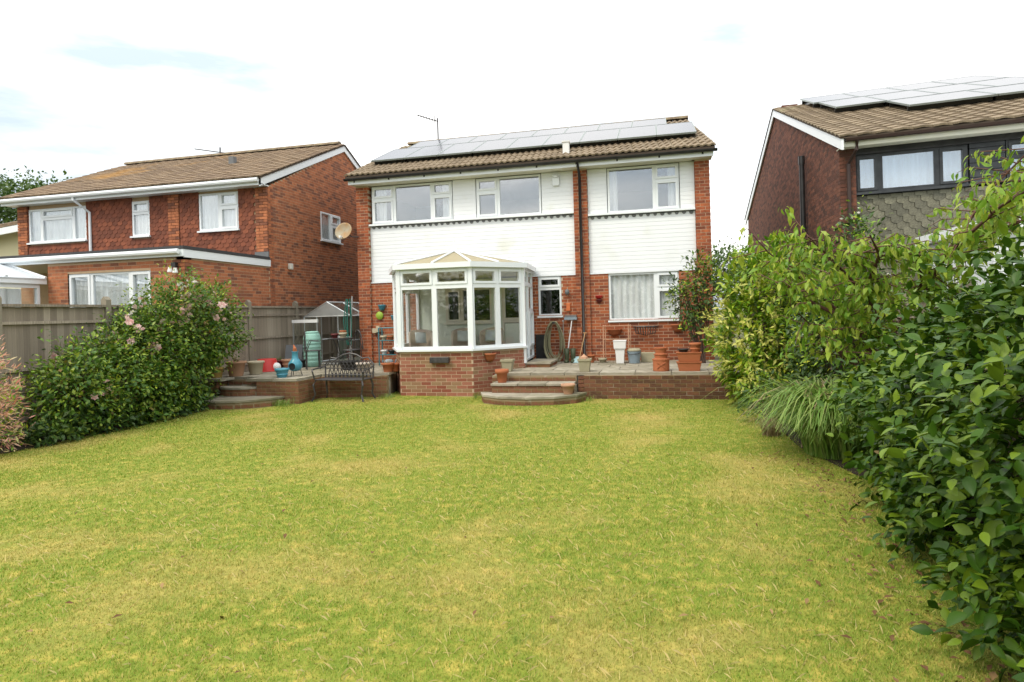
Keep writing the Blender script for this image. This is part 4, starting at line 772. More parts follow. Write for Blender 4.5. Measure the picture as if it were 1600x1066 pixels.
# bench
BN = thing('garden_bench', 'black cast metal bench with looped arch back against the patio wall', 'bench', (1.24, -3.2, 0), rz=R(-3))
bw = .56
MB().prism([(-bw, -.22), (-bw * .5, -.27), (bw * .5, -.27), (bw, -.22), (bw, .2), (-bw, .2)], .425, .445).build('seat', 'black_iron', BN, local=True, bevel=.006)
for x in (-1, 1):
    MB().tube([(x * (bw - .03), -.2, .43), (x * (bw + .01), -.25, .33), (x * (bw - .03), -.24, .14), (x * (bw + .03), -.28, .0)], [.02, .022, .016, .022]).build('leg', 'black_iron', BN, local=True)
    MB().tube([(x * (bw - .04), .17, .43), (x * (bw - .01), .2, .3), (x * (bw - .03), .2, .12), (x * (bw + .02), .24, .0)], [.02, .022, .016, .022]).build('leg', 'black_iron', BN, local=True)
    MB().tube([(x * (bw + .0), .2, .68), (x * (bw + .05), .0, .66), (x * (bw + .06), -.2, .64), (x * (bw + .02), -.25, .6), (x * (bw - .0), -.21, .44)], .016).build('armrest', 'black_iron', BN, local=True)
b = MB(); b.tube([(-bw, .19, .43), (-bw - .01, .22, .72), (-bw + .12, .24, .86), (-.3, .24, .84), (-.16, .25, .92), (0, .25, .95), (.16, .25, .92), (.3, .24, .84), (bw - .12, .24, .86), (bw + .01, .22, .72), (bw, .19, .43)], .017).build('back_rim', 'black_iron', BN, local=True)
b = MB()
for i in range(12):
    cx = -bw + .06 + i * (2 * bw - .12) / 11
    for w_ in (.17, .09): b.tube([(cx + w_ * math.cos(a), .21, .44 + (.36 if w_ > .1 else .2) * math.sin(a)) for a in np.linspace(0, math.pi, 9) if abs(cx + w_ * math.cos(a)) < bw], .009, 5)
b.tube([(-bw, .2, .5), (bw, .2, .5)], .009); b.build('back_lattice', 'black_iron', BN, local=True)
# things on the facade wall
def wallpot(label, x, z, r, h, m, Y=.04, name='wall_planter', cat='wall planter'):
    prof = [(r * .45, 0), (r * .8, h * .35), (r, h * .8), (r * 1.06, h * .82), (r * 1.06, h), (r * .9, h)]; n = 14; vs = [(rr * math.cos(math.pi + math.pi * k / n), rr * math.sin(math.pi + math.pi * k / n), zz) for rr, zz in prof for k in range(n + 1)]
    b = MB(); b.add(vs, [(i * (n + 1) + k, i * (n + 1) + k + 1, (i + 1) * (n + 1) + k + 1, (i + 1) * (n + 1) + k) for i in range(len(prof) - 1) for k in range(n)]); b.add([(-r * 1.05, -.001, h * .95), (r * 1.05, -.001, h * .95), (r * .45, -.001, 0), (-r * .45, -.001, 0)], [(0, 1, 2, 3)])
    o = b.build(name, m, smooth=True); o.location = (x, Y, z); s = o.modifiers.new('t', 'SOLIDIFY'); s.thickness = .012; tag(o, label, cat)
    MB().lathe([(r * .9, 0), (.01, .02)], n=16, sy=.98).add([], []).build('soil', 'soil', o, local=True).matrix_local = Matrix.Translation((0, -r * .42, h * .86)) @ Matrix.Diagonal((1, .42, 1, 1)); return o
wallpot('blue wall pot with dead stems above the lime green plaque', .63, 1.86, .10, .15, 'blue_glaze'); wallpot('small blue wall pot half hidden by the conservatory frame', .94, 1.60, .07, .13, 'blue_glaze')
q = MB().lathe([(.10, 0), (.105, .01), (.095, .025), (.02, .03), (.005, .035)], n=22).build('wall_disc', 'lime', smooth=True); q.location = (.56, .04, 1.73); q.rotation_euler = (R(90), 0, 0); tag(q, 'lime green round plaque on brick under the blue pot', 'plaque')
o = thing('electric_socket', 'pale weatherproof double socket box on the brick beside the corner pier', 'socket', (.44, .03, 1.28)); MB().box(-.07, .04, -.07, 0, 0, .12).build('box', 'pot_cream', o, local=True, bevel=.008); MB().box(.045, .14, -.09, 0, .02, .18).build('cover', 'pot_cream', o, local=True, bevel=.008); MB().tube([(.1, -.03, 0), (.12, -.02, -.06), (.6, -.02, -.05)], .008, 5).build('cable', 'pot_cream', o, local=True)
wallpot('double red wall planter between downpipe and ground floor window', 6.23, 1.98, .085, .08, 'red_plastic'); wallpot('dark red lower cup beneath the double red wall planter', 6.23, 1.89, .075, .075, 'maroon')
wallpot('terracotta wall bowl behind the clothes airer', 6.58, 1.10, .17, .16, 'terracotta', Y=.035); wallpot('terracotta wall bowl below the window, beside the patio shrub', 8.03, 1.16, .15, .18, 'terracotta', Y=.035)
HR = thing('hay_rack', 'black iron hay rack basket on the wall under the window', 'wall planter', (7.30, .035, 1.12)); b = MB().tube([(-.29, 0, .18), (.29, 0, .18)], .011).tube([(-.29, 0, .18), (-.2, -.17, .18), (0, -.2, .18), (.2, -.17, .18), (.29, 0, .18)], .011); b.build('rim', 'black_iron', HR, local=True)
for i in range(9): t = -.24 + i * .06; MB().tube([(t, -.19 + abs(t) * .35, .18), (t * .9, -.14 + abs(t) * .2, .02), (t * .7, -.01, -.05 + abs(t) * .3)], .014, 5).build('bar', 'black_iron', HR, local=True)
o = thing('wall_lamp', 'small round grey lantern on brick above the orange tag', 'lamp', (5.48, .03, 2.1)); MB().lathe([(.03, 0), (.055, .05), (.05, .11), (.015, .14)], (0, -.07, 0), 12).build('lamp_body', 'lead', o, local=True, smooth=True); MB().box(-.02, .02, -.05, 0, .02, .08).build('bracket', 'black_iron', o, local=True)
q = MB().box(-.05, .05, -.03, 0, -.1, .1).build('wall_tag', 'orange_pl', bevel=.02); q.location = (5.49, .03, 1.81); tag(q, 'orange plastic plaque on the brick beside the kitchen window', 'plaque')
q = MB().box(-.19, .13, -.03, 0, 0, .64).build('black_board', 'black_plastic'); q.location = (4.86, .03, .52); tag(q, 'black mat standing against the wall beside the conservatory door', 'mat')
HO = thing('garden_hose', 'coiled olive garden hose hanging on the brick wall', 'hose', (5.15, -.05, .62)); 
for k in range(8):
    w_ = .13 + k * .017; y = -.03 - k * .014; sh = random.uniform(-.03, .03); MB().tube([(sh + w_ * math.sin(a) * (.75 + .45 * (1 - math.cos(a)) / 2), y + .012 * math.sin(a * 2), .43 + .42 * math.cos(a) - (.02 * k) * (1 - math.cos(a)) / 2) for a in np.linspace(0, 2 * math.pi, 25)], .013, 6, cap=False).build('coil', 'hose', HO, local=True, smooth=True)
MB().box(-.03, .03, -.16, .07, .80, .84).build('hook', 'black_iron', HO, local=True)
WL = thing('wellington_boots', 'pair of dark green wellington boots standing by the wall', 'boots', (5.55, -.35, .5))
for x in (-.075, .075): MB().lathe([(.045, 0), (.05, .02), (.05, .08), (.055, .16), (.068, .33), (.06, .33), (.05, .2)], (x, 0, 0), 14, sx=1, sy=1.1).lathe([(.05, 0), (.053, .03), (.04, .07), (.005, .085)], (x, -.09, 0), 14, sy=1.8).build('boot', 'welly', WL, local=True, smooth=True)
BRM = thing('broom', 'upturned broom with white handle and grey head against the wall', 'broom', (5.52, -.2, .5)); MB().tube([(-.05, -.1, .1), (.06, .13, 1.0)], .014, 8).build('handle', 'white_plastic', BRM, local=True); MB().box(-.12, .18, .09, .2, 1.0, 1.06).build('head', 'grey_blue', BRM, local=True); MB().box(-.11, .17, .1, .19, 1.061, 1.11).build('bristles', 'lead', BRM, local=True)
CN = thing('garden_cane', 'thin grey metal stake beside the hose', 'stake', (5.36, -.1, .5)); MB().tube([(0, 0, 0), (0, .08, .95)], .008).lathe([(.02, 0), (.024, .03), (.005, .05)], (0, .08, .95), 8).build('stake', 'alu', CN, local=True)
DP = thing('dustpan', 'pale blue long-handled dustpan with wooden handle', 'dustpan', (5.75, -.4, .5)); MB().tube([(.02, .03, .08), (.14, .3, .68)], .012, 8).tube([(.09, .3, .68), (.19, .3, .68)], .012).build('handle', 'wood_pale', DP, local=True); b = MB().solid([(-.14, -.12, .0), (.14, -.12, .0), (.12, .08, .0), (-.12, .08, .0)], [(-.14, -.12, .02), (.14, -.12, .02), (.1, .1, .14), (-.1, .1, .14)]); b.build('pan', 'pale_blue', DP, local=True, bevel=.01)
q = pot('pale stone square planter with broken terracotta on top of the steps', (6.16, -2.62, .5), .17, .13, .26, 'pot_stone', sq=1); q2 = MB().lathe([(.09, 0), (.075, .06), (.02, .1), (.01, .12)], n=7).build('shard', 'terracotta_pale', q, local=True); q2.location = (.0, .02, .23)
pot('small bright orange-red pot behind the stone planter', (6.06, -.42, .5), .085, .06, .18, 'terracotta', rim=.02)
pot('pale cream square pot at the top step beside the conservatory', (4.55, -2.45, .5), .17, .12, .25, 'pot_stone', sq=1); pot('terracotta pot on the middle step below the conservatory', (4.58, -3.08, .34), .12, .085, .26, 'terracotta', rim=.05); pot('sandy terracotta pot on the lowest rounded step by the mossy wall', (5.93, -3.42, .16), .12, .085, .19, 'terracotta_pale')
AR = thing('clothes_airer', 'wooden folding clothes airer leaning on the house wall', 'airer', (6.62, -.15, .5))
for x in (-.29, .29):
    for dy, dx in ((0, 0), (.09, .045)): MB().tube([(x + dx, -.2 + dy, 0), (x + dx, -.02 + dy * .4, .86)], .013, 6).build('upright', 'terracotta_pale', AR, local=True)
for z in (.18, .52, .83): MB().tube([(-.29, -.2 + z * .2, z), (.33, -.2 + z * .2, z)], .012, 6).build('rail', 'terracotta_pale', AR, local=True)
q = MB().lathe([(.15, 0), (.16, .01), (.20, .3), (.255, .34), (.275, .50), (.29, .50), (.29, .52), (.25, .52), (.2, .3)], n=4).build('bin', 'white_plastic', bevel=.012); q.location = (6.74, -.72, .5); q.rotation_euler = (0, 0, R(45)); q.scale = (.72, .72, 1); tag(q, 'tall white square plastic bin in front of the airer', 'bin')
BK = thing('lidded_bucket', 'grey-blue lidded bucket between white bin and stone trough', 'bucket', (7.05, -.72, .5)); MB().lathe([(.115, 0), (.12, .01), (.15, .25), (.155, .26), (.15, .27), (.13, .27)], n=20).build('bucket', 'grey_blue', BK, local=True, smooth=True); MB().lathe([(.158, .271), (.158, .30), (.12, .33), (.01, .335)], n=20).build('lid', 'pot_stone', BK, local=True, smooth=True); MB().tube([(-.155, 0, .25), (-.1, -.14, .20), (.1, -.15, .22), (.155, 0, .25)], .007).build('handle', 'black_plastic', BK, local=True)
q = MB().box(-.16, .16, -.12, .12, 0, .22).build('stone_trough', 'pot_stone', bevel=.015); q.location = (7.35, -.4, .5); tag(q, 'pale stone trough against the wall by the grey-blue bucket', 'trough')
pot('small pale stone urn at the foot of the airer', (6.32, -.45, .5), .085, .06, .10, 'pot_stone')
b = MB().lathe([(.15, 0), (.155, .015), (.155, .2), (.165, .21), (.165, .235), (.13, .24), (.12, .25), (.125, .31), (.14, .315), (.14, .33), (.105, .335), (.1, .35), (.115, .43), (.13, .435), (.13, .455), (.1, .455), (.09, .4)], n=24); q = b.build('stacked_pots', 'terracotta', smooth=False); q.location = (7.63, -2.55, .5); tag(q, 'three terracotta pots stacked in each other on the patio edge', 'pot')
MB().tube([(-.08, -.153, .06), (0, -.162, .12), (.08, -.153, .17)], .008, 5).tube([(-.08, -.153, .17), (0, -.162, .12), (.08, -.153, .06)], .008, 5).build('relief', 'terracotta', q, local=True)
def wbox(label, loc): 
    b = MB().solid([(-.19, -.08, 0), (.19, -.08, 0), (.19, .08, 0), (-.19, .08, 0)], [(-.22, -.1, .15), (.22, -.1, .15), (.22, .1, .15), (-.22, .1, .15)]).solid([(-.23, -.11, .151), (.23, -.11, .151), (.23, .11, .151), (-.23, .11, .151)], [(-.235, -.115, .18), (.235, -.115, .18), (.235, .115, .18), (-.235, .115, .18)]); o = b.build('window_box', 'terracotta', bevel=.006); o.location = loc; return tag(o, label, 'planter')
wbox('terracotta trough standing on the patio edge under another one', (8.15, -2.6, .5)); wbox('terracotta trough on top of a matching trough', (8.15, -2.6, .682))
pot('dark ribbed pot with grey rim on the stacked terracotta troughs', (8.27, -2.6, .864), .10, .085, .17, 'terracotta', bands=2); pot('black saucer on the stacked terracotta troughs', (8.05, -2.6, .864), .10, .08, .06, 'black_plastic', rim=.01, soil=False)
q = MB().box(-.21, .21, -.09, .0, 0, .12).build('wall_trough', 'black_iron', bevel=.01); q.location = (3.13, -2.585, .70); tag(q, 'black trough planter fixed to the conservatory dwarf wall', 'wall planter')
wallpot('terracotta wall bowl on the angled conservatory wall', 4.13, .70, .13, .17, 'terracotta', Y=-2.30).rotation_euler = (0, 0, R(46))
pot('plain terracotta pot tight against the conservatory dwarf wall by the watering can', (1.98, -2.3, .5), .1, .075, .18, 'terracotta')
# ================================================================== planting
def leaf_unit(key, m, wdt, seg, fold=.25, droop=.15, smooth=True):
    b = MB(); vs = []
    for i in range(seg + 1):
        t = i / seg; hw = wdt * .5 * (math.sin(math.pi * min(1, t * .94 + .03) ** .8)) ; z = -droop * t * t
        vs += [(-hw, t, z + fold * hw), (0, t, z), (hw, t, z + fold * hw)]
    b.add(vs, [f for i in range(seg) for f in ((3 * i, 3 * i + 1, 3 * i + 4, 3 * i + 3), (3 * i + 1, 3 * i + 2, 3 * i + 5, 3 * i + 4))]); unit(key, b, m, smooth)
for k, m, w_, s_, f, d in (('camellia', 'l_camellia', .56, 4, .35, .16), ('cherry', 'l_cherry', .42, 4, .3, .35), ('rose', 'l_rose', .62, 2, .25, .1), ('rose_red', 'l_rosered', .6, 2, .25, .1), ('choisya', 'l_choisya', .42, 2, .2, .15), ('choisya_y', 'l_yellow', .36, 2, .2, .1), ('dark', 'l_dark', .5, 2, .25, .15), ('willow', 'l_willow', .22, 2, .2, .1), ('treel', 'l_tree', .8, 2, .2, .1), ('cam_dead', 'l_straw', .5, 3, .3, .2)): leaf_unit(k, m, w_, s_, f, d)
def flower(key, m):
    b = MB()
    for ring, n, r0, tilt in ((0, 6, 1., .35), (1, 5, .7, .75), (2, 4, .42, 1.2)):
        for k in range(n):
            a = k * 2 * math.pi / n + ring * .5; ca, sa = math.cos(a), math.sin(a)
            def P(rr, tt): return (ca * rr - sa * tt, sa * rr + ca * tt, .12 * ring + rr * math.tan(tilt) * .55)
            b.add([P(.05, 0), P(r0 * .6, r0 * .36), P(r0, 0), P(r0 * .6, -r0 * .36)], [(0, 3, 2, 1)])
    unit(key, b, m)
flower('bloom_pink', 'petal_pink'); flower('bloom_white', 'petal_white')
def scatter(blobs, ncl, per, spray, inner=.35, zmin=.04, up_bias=0., rough=.16):
    P, O = [], []; C0 = np.array([b_[:3] for b_ in blobs]); RR = np.array([b_[3:6] for b_ in blobs]); wts = (RR.prod(1)) ** .67; wts /= wts.sum(); got = 0; tries = 0
    ph = rng.uniform(0, 6, 6)
    while got < ncl and tries < ncl * 12:
        tries += 1; i = rng.choice(len(blobs), p=wts); d = nrm(rng.normal(size=3)); d[2] += up_bias; d = nrm(d)
        lump = 1 + rough * (math.sin(d[0] * 7 + ph[0] + i) * math.sin(d[1] * 6 + ph[1]) + .7 * math.sin(d[2] * 8 + ph[2] + d[0] * 5))
        c = C0[i] + d * RR[i] * lump * (1 - inner * rng.random() ** 2.2)
        if c[2] < zmin: continue
        q = ((c - C0) / RR); qq = (q ** 2).sum(1); qq[i] = 9
        if (qq < .6).any(): continue
        n = max(2, int(per * rng.uniform(.6, 1.4))); P.append(c + rng.normal(size=(n, 3)) * spray); O.append(np.repeat(nrm(d * np.array([1, 1, .8]))[None], n, 0) + rng.normal(size=(n, 3)) * .25); got += 1
    P = np.concatenate(P); O = nrm(np.concatenate(O)); k = P[:, 2] > zmin; return P[k], O[k]
def leaf_mats(P, O, size, droop=-.1, upn=.7, spread=.7, var=.25, out=.6):
    n = len(P); d = nrm(O * out + rng.normal(size=(n, 3)) * spread * .6 + np.array([0, 0, droop])); nv = nrm(np.array([0, 0, upn]) + O * .55 + rng.normal(size=(n, 3)) * .35)
    X = nrm(np.cross(d, nv)); Z = np.cross(X, d); return mats_from(X, d, Z, P, size * (1 + var * rng.normal(size=n)).clip(.45, 1.6))
def stems(parent, base, tips, r, m='bark', name='stem', sag=.0):
    b = MB(); base = Vector(base)
    for t in tips: t = Vector(t); mid = base.lerp(t, .5) + Vector((random.uniform(-.1, .1), random.uniform(-.1, .1), .12)); b.tube([base + Vector((random.uniform(-.06, .06), random.uniform(-.06, .06), 0)), mid, t], [r, r * .7, r * .3], 5, cap=False)
    return b.build(name, m, parent)
def shrub(name, label, cat, loc, blobs, sets, nstem=16, r=.018, m='bark'):
    """sets: (leaf key, clumps, per clump, spray, size, limit, kwargs)"""
    t = thing(name, label, cat, loc)
    for key, ncl, per, spray, size, lim, kw in sets:
        kw = dict(kw); sk = {k: kw.pop(k) for k in ('inner', 'zmin', 'up_bias', 'rough') if k in kw}; nm = kw.pop('name', 'leaf')
        P, O = scatter(blobs if 'blobs' not in kw else kw.pop('blobs'), ncl, per, spray, **sk); pieces(t, nm, key, leaf_mats(P, O, size, **kw), lim, 'foliage' if nm == 'leaf' else nm + 's')
    tips = [(b_[0] + random.uniform(-.6, .6) * b_[3], b_[1] + random.uniform(-.6, .6) * b_[4], b_[2] + random.uniform(.0, .8) * b_[5]) for b_ in random.choices(blobs, k=nstem)]
    if nstem: stems(t, loc, tips, r, m)
    return t
cb = [(10.2, -12.9, .8, 1.1, 1.0, 1.25), (10.25, -11.7, .85, 1.2, 1.1, 1.25), (10.35, -10.6, .85, 1.25, 1.1, 1.18), (10.3, -9.6, .75, 1.08, 1.0, 1.0), (10.2, -8.9, .6, .82, .75, .75), (9.75, -11.9, .3, .72, .8, .4), (9.85, -10.3, .35, .7, .9, .45)]
shrub('camellia_hedge', 'dense glossy dark green camellia hedge beside the ornamental grass', 'hedge', (10.4, -10.8, 0), cb, [('camellia', 4700, 7, .055, .074, 300, dict(var=.18, inner=.25, droop=-.1, upn=1.1, rough=.22)), ('camellia', 1500, 7, .1, .075, 0, dict(inner=.6, droop=-.1)), ('cam_dead', 40, 1, .05, .05, 0, dict(inner=.2, name='dead_leaf'))], 40, .022)
# cherry-like small tree with drooping light leaves
CT = thing('cherry_tree', 'small tree with drooping light green leaves and reddish branches behind the hedge', 'tree', (10.15, -6.9, 0))
limbs = [[(10.15, -6.9, 0), (10.12, -6.9, .6), (10.2, -6.95, 1.25)], [(10.15, -6.9, .9), (9.75, -7.1, 1.5), (9.3, -7.1, 1.95), (8.85, -7.2, 2.35)], [(10.2, -6.95, 1.25), (10.5, -7.0, 1.75), (10.85, -7.0, 2.3), (11.2, -7.1, 2.9), (11.6, -7.2, 3.35)], [(10.2, -6.95, 1.2), (9.9, -7.3, 1.75), (9.55, -7.4, 2.15), (9.25, -7.5, 2.45)], [(10.2, -6.95, 1.25), (10.05, -6.8, 1.7), (9.8, -6.6, 2.05)], [(10.15, -6.9, .7), (9.6, -7.2, 1.15), (9.15, -7.4, 1.6)], [(10.5, -7, 1.75), (10.4, -7.4, 1.95), (10.3, -7.6, 2.15)], [(10.85, -7.0, 2.3), (11.3, -7.5, 2.5), (11.7, -7.7, 2.7)], [(10.5, -7, 1.75), (10.55, -7.7, 2.2), (10.7, -8.4, 2.55), (10.9, -8.9, 2.75)], [(10.85, -7, 2.3), (10.9, -7.8, 2.55), (11.2, -8.3, 2.9)], [(9.75, -7.1, 1.5), (9.3, -7.5, 1.7), (8.95, -7.6, 1.95)], [(9.9, -7.3, 1.9), (9.9, -7.7, 2.2), (9.75, -7.9, 2.4)], [(10.15, -6.9, .8), (10.6, -7.3, 1.3), (10.9, -7.5, 1.7)]]
b = MB()
for i, l_ in enumerate(limbs): b.tube(l_, [(.05 if i == 0 else .028) * (1 - .75 * k / (len(l_) - 1)) for k in range(len(l_))], 7)
tw, lp, lo = [], [], []
for l_ in limbs[1:]:
    for s0, s1 in zip(l_[:-1], l_[1:]):
        for _ in range(11):
            p = Vector(s0).lerp(Vector(s1), random.random()); d = Vector((random.uniform(-1, 1), random.uniform(-1, 1), random.uniform(-.35, .5))).normalized(); q = p + d * random.uniform(.2, .5); q2 = q + d * .12 + Vector((0, 0, -.08)); b.tube([p, q, q2], [.008, .005, .002], 4, cap=False)
            for f in np.linspace(.2, 1, 17):
                w_ = (p.lerp(q, min(1, f * 1.2)) if f < .85 else q.lerp(q2, (f - .85) / .15)); lp.append(w_ + Vector((random.gauss(0, .03), random.gauss(0, .03), random.gauss(0, .02)))); lo.append((d.x * .6 + random.gauss(0, .5), d.y * .6 + random.gauss(0, .5), -.5))
b.build('trunk', 'bark_red', CT, smooth=True)
pieces(CT, 'leaf', 'cherry', leaf_mats(np.array(lp), nrm(np.array(lo)), .090, droop=-.45, upn=.9, spread=.8, out=.7), 300, 'foliage')
shrub('choisya_bush', 'rounded yellow-green bush at the end of the mossy patio wall', 'shrub', (9.5, -3.6, 0), [(9.25, -3.6, 1.15, .68, .7, .95), (9.55, -3.5, 1.95, .75, .75, .75), (9.95, -3.6, 1.3, .5, .55, .85), (9.15, -3.9, .6, .45, .45, .5)], [('choisya', 1250, 8, .055, .115, 0, dict(inner=.3, upn=1.1, droop=.0, rough=.2)), ('choisya_y', 170, 11, .04, .10, 100, dict(inner=.03, zmin=.3, blobs=[(9.2, -3.75, 1.2, .72, .75, .95), (9.2, -3.95, .6, .5, .5, .5)], upn=.3))], 22)
shrub('white_flowered_shrub', 'tall loose shrub with tiny white flowers in front of the brown brick gable', 'shrub', (10.3, -4.6, 0), [(10.4, -4.4, 1.3, .9, .8, 1.0), (10.3, -5.2, 1.0, .8, .7, .8), (10.55, -4.6, 2.3, .3, .3, .75)], [('dark', 1100, 7, .09, .075, 0, dict(inner=.4)), ('choisya', 420, 6, .12, .07, 0, dict(inner=.15, up_bias=.5)), ('bloom_white', 70, 2, .05, .022, 120, dict(inner=.05, name='flower'))], 26)
shrub('patio_shrub', 'dark green shrub with orange-tinted new leaves growing by the ground floor window', 'shrub', (8.5, -.9, .5), [(8.22, -.9, 1.85, .42, .4, .48), (8.5, -.85, 2.3, .34, .35, .5), (8.45, -.9, 1.5, .35, .3, .3)], [('dark', 190, 7, .06, .085, 0, dict(inner=.5, rough=.35)), ('choisya', 120, 6, .07, .08, 0, dict(inner=.2, up_bias=.6, rough=.35)), ('rose_red', 60, 6, .07, .07, 0, dict(inner=.1, blobs=[(8.6, -.85, 2.1, .3, .3, .5)]))], 14)
rb = [(-1.25, -4.9, 1.45, .62, .85, .95), (-1.25, -4.05, 1.55, .5, .6, .72), (-1.35, -5.6, 1.2, .5, .7, .7)]
RS = shrub('rose_bush', 'tall rambling rose bush with pink and white blooms against the fence', 'shrub', (-1.3, -4.7, 0), rb, [('rose', 1500, 10, .075, .066, 0, dict(inner=.35, rough=.3)), ('rose_red', 120, 7, .07, .06, 0, dict(inner=.06, rough=.32)), ('choisya', 330, 9, .07, .058, 0, dict(inner=.06, up_bias=.4, rough=.34)), ('bloom_pink', 26, 5, .075, .058, 220, dict(inner=.02, up_bias=.5, rough=.32, name='rose_bloom', spread=1.2)), ('bloom_white', 12, 5, .08, .048, 80, dict(inner=.04, up_bias=.4, name='rose_bloom'))], 30)
shrub('rose_bush', 'lower rose bush with yellowing leaves at the lawn edge by the willow', 'shrub', (-1.2, -6.6, 0), [(-1.25, -6.6, .8, .55, .75, .72), (-1.15, -7.2, .62, .45, .6, .6), (-1.1, -5.9, .65, .5, .6, .62)], [('rose', 900, 10, .085, .07, 0, dict(inner=.4, rough=.32)), ('choisya', 240, 9, .08, .06, 0, dict(inner=.1, rough=.34)), ('rose_red', 80, 6, .06, .06, 0, dict(inner=.08)), ('bloom_pink', 6, 6, .06, .05, 40, dict(inner=.04, up_bias=.6, name='rose_bloom'))], 26)
shrub('border_plants', 'low leafy border plants under the rose bush along the lawn edge', 'plants', (-1.1, -5.6, 0), [(-1.0, -7.6, .12, .3, .5, .25), (-.95, -6.7, .14, .3, .6, .25), (-1.0, -5.7, .15, .3, .6, .3), (-1.15, -4.9, .15, .3, .5, .32), (-1.35, -4.3, .15, .25, .3, .3)], [('dark', 650, 6, .05, .085, 0, dict(inner=.5, zmin=.02)), ('rose', 250, 6, .05, .07, 0, dict(inner=.3, zmin=.02))], 0)
shrub('dappled_willow', 'pink and cream tipped dappled willow by the board fence', 'shrub', (-1.15, -8.75, 0), [(-1.15, -8.65, .7, .45, .5, .65), (-1.2, -8.75, 1.25, .32, .36, .45), (-1.15, -8.45, .35, .36, .36, .36)], [('willow', 330, 9, .06, .085, 300, dict(inner=.4, droop=.35, out=.9)), ('choisya', 200, 6, .06, .06, 0, dict(inner=.6))], 34, .01, 'bark_red')
# arching ornamental grass: long strips
bl_ = MB(); vs = []
for i in range(7):
    t = i / 6; vs += [(-.006 * (1 - t * .85), .72 * t ** 1.45, t * 1.0 - .72 * t ** 2.7), (.006 * (1 - t * .85), .72 * t ** 1.45, t * 1.0 - .72 * t ** 2.7)]
for k, m in (('longblade', 'l_grassy'), ('longblade_dry', 'l_straw')): 
    b = MB(); b.add(vs, [(2 * i, 2 * i + 1, 2 * i + 3, 2 * i + 2) for i in range(6)]); unit(k, b, m, True)
def tuft(parent, key, c, n, rad, h, wid=1., nm='blades', hv=.3, lean=1.):
    a = rng.uniform(0, 2 * math.pi, n); s = h * (1 + hv * rng.normal(size=n)).clip(.3, 1.6); ca, sa = np.cos(a), np.sin(a); z = np.zeros(n); ln = lean * rng.uniform(.3, 1.3, n)
    rr = rad * np.sqrt(rng.random(n)); a2 = rng.uniform(0, 6.28, n)
    M = mats_from(np.stack([ca * s * wid, sa * s * wid, z], 1), np.stack([-sa * s * ln, ca * s * ln, z], 1), np.stack([z, z, s], 1), np.stack([c[0] + np.cos(a2) * rr, c[1] + np.sin(a2) * rr, z + c[2]], 1))
    M = np.einsum('ij,njk->nik', np.array(basis(parent).inverted()), M) if parent is not None else M
    return joined(nm, key, M, parent)
OG = thing('ornamental_grass', 'arching clump of ornamental grass beside the camellia hedge', 'grass clump', (9.65, -7.5, 0)); tuft(OG, 'longblade', (9.55, -7.35, .02), 2800, .36, 1.2, 1.5, lean=.78); tuft(OG, 'longblade_dry', (9.5, -7.1, .02), 420, .3, 1.15, 1.4, 'dry_blades', lean=.72)
SD = thing('dry_sedge', 'small straw coloured dry tuft at the lawn edge below the yellow bush', 'grass clump', (9.0, -6.3, 0)); tuft(SD, 'longblade_dry', (9.0, -6.3, .01), 260, .12, .42, 1.3)
shrub('self_sown_stems', 'thin leafy weeds growing in front of the yellow-green bush', 'plants', (9.1, -5.4, 0), [(9.05, -5.3, .35, .25, .35, .4), (9.5, -6.2, .3, .4, .5, .35), (9.6, -5.2, .4, .4, .5, .5)], [('choisya', 230, 6, .06, .06, 0, dict(inner=.6)), ('dark', 260, 6, .06, .07, 0, dict(inner=.6))], 14, .007)
for i, (x, y, h, n, l_) in enumerate(((2.05, -2.9, .17, 90, 'green weeds between the bench and the conservatory wall'), (4.05, -2.75, .18, 110, 'leafy weeds between the conservatory wall and the steps'), (6.2, -3.2, .16, 90, 'green weeds where the steps meet the patio wall'), (.35, -4.0, .2, 110, 'weeds below the brick corner beside the bench'), (1.5, -2.95, .12, 60, 'short weeds behind the bench'), (7.6, -3.02, .09, 80, 'short grass along the mossy brown patio wall'))):
    t = thing('weed_tuft', l_, 'weeds', (x, y, 0)); tuft(t, 'longblade', (x, y, 0), n, .2, h, 2.6)
for (l_, x, y, z, key, n, h) in (('dry plant in the large pale terracotta pot', -1.35, -3.15, .78, 'longblade_dry', 60, .28), ('thin grass in the dark red pot', -1.45, -1.4, .69, 'longblade', 40, .18), ('pale dead stems in the blue wall pot', .63, -.01, 1.98, 'longblade_dry', 26, .14), ('spiky plant in the terracotta pot by the watering can', 1.88, -2.45, .67, 'longblade_dry', 40, .2)):
    t = thing('potted_plant', l_, 'plant', (x, y, z)); tuft(t, key, (x, y, z), n, .06, h, 2.2)
# trees far behind
def tree(label, loc, h, blobs, n, size, name='background_tree', group=None):
    t = thing(name, label, 'tree', loc, group); P, O = scatter(blobs, n, 7, size * 1.6, inner=.5, zmin=.5, rough=.25); joined('crown', 'treel', np.einsum('ij,njk->nik', np.array(basis(t).inverted()), leaf_mats(P, O, size)), t)
    b = MB(); b.tube([loc, (loc[0] + .1, loc[1], loc[2] + h * .5), (loc[0], loc[1] + .1, loc[2] + h * .8)], [.3, .22, .1], 8)
    for q in blobs: b.tube([(loc[0] + .1, loc[1], loc[2] + h * .45), q[:3]], [.14, .05], 6)
    b.build('trunk', 'bark', t)
tree('dark green broadleaf tree rising behind the roof of the tile-hung house', (-25.5, 13, 0), 9, [(-26.6, 13, 8.7, 1.5, 1.6, 1.3), (-24.7, 13.4, 8.6, 1.4, 1.5, 1.0), (-28.9, 13, 8.6, 1.6, 1.6, 1.5), (-27, 13.4, 7.3, 2.6, 1.6, 1.2)], 1300, .17)
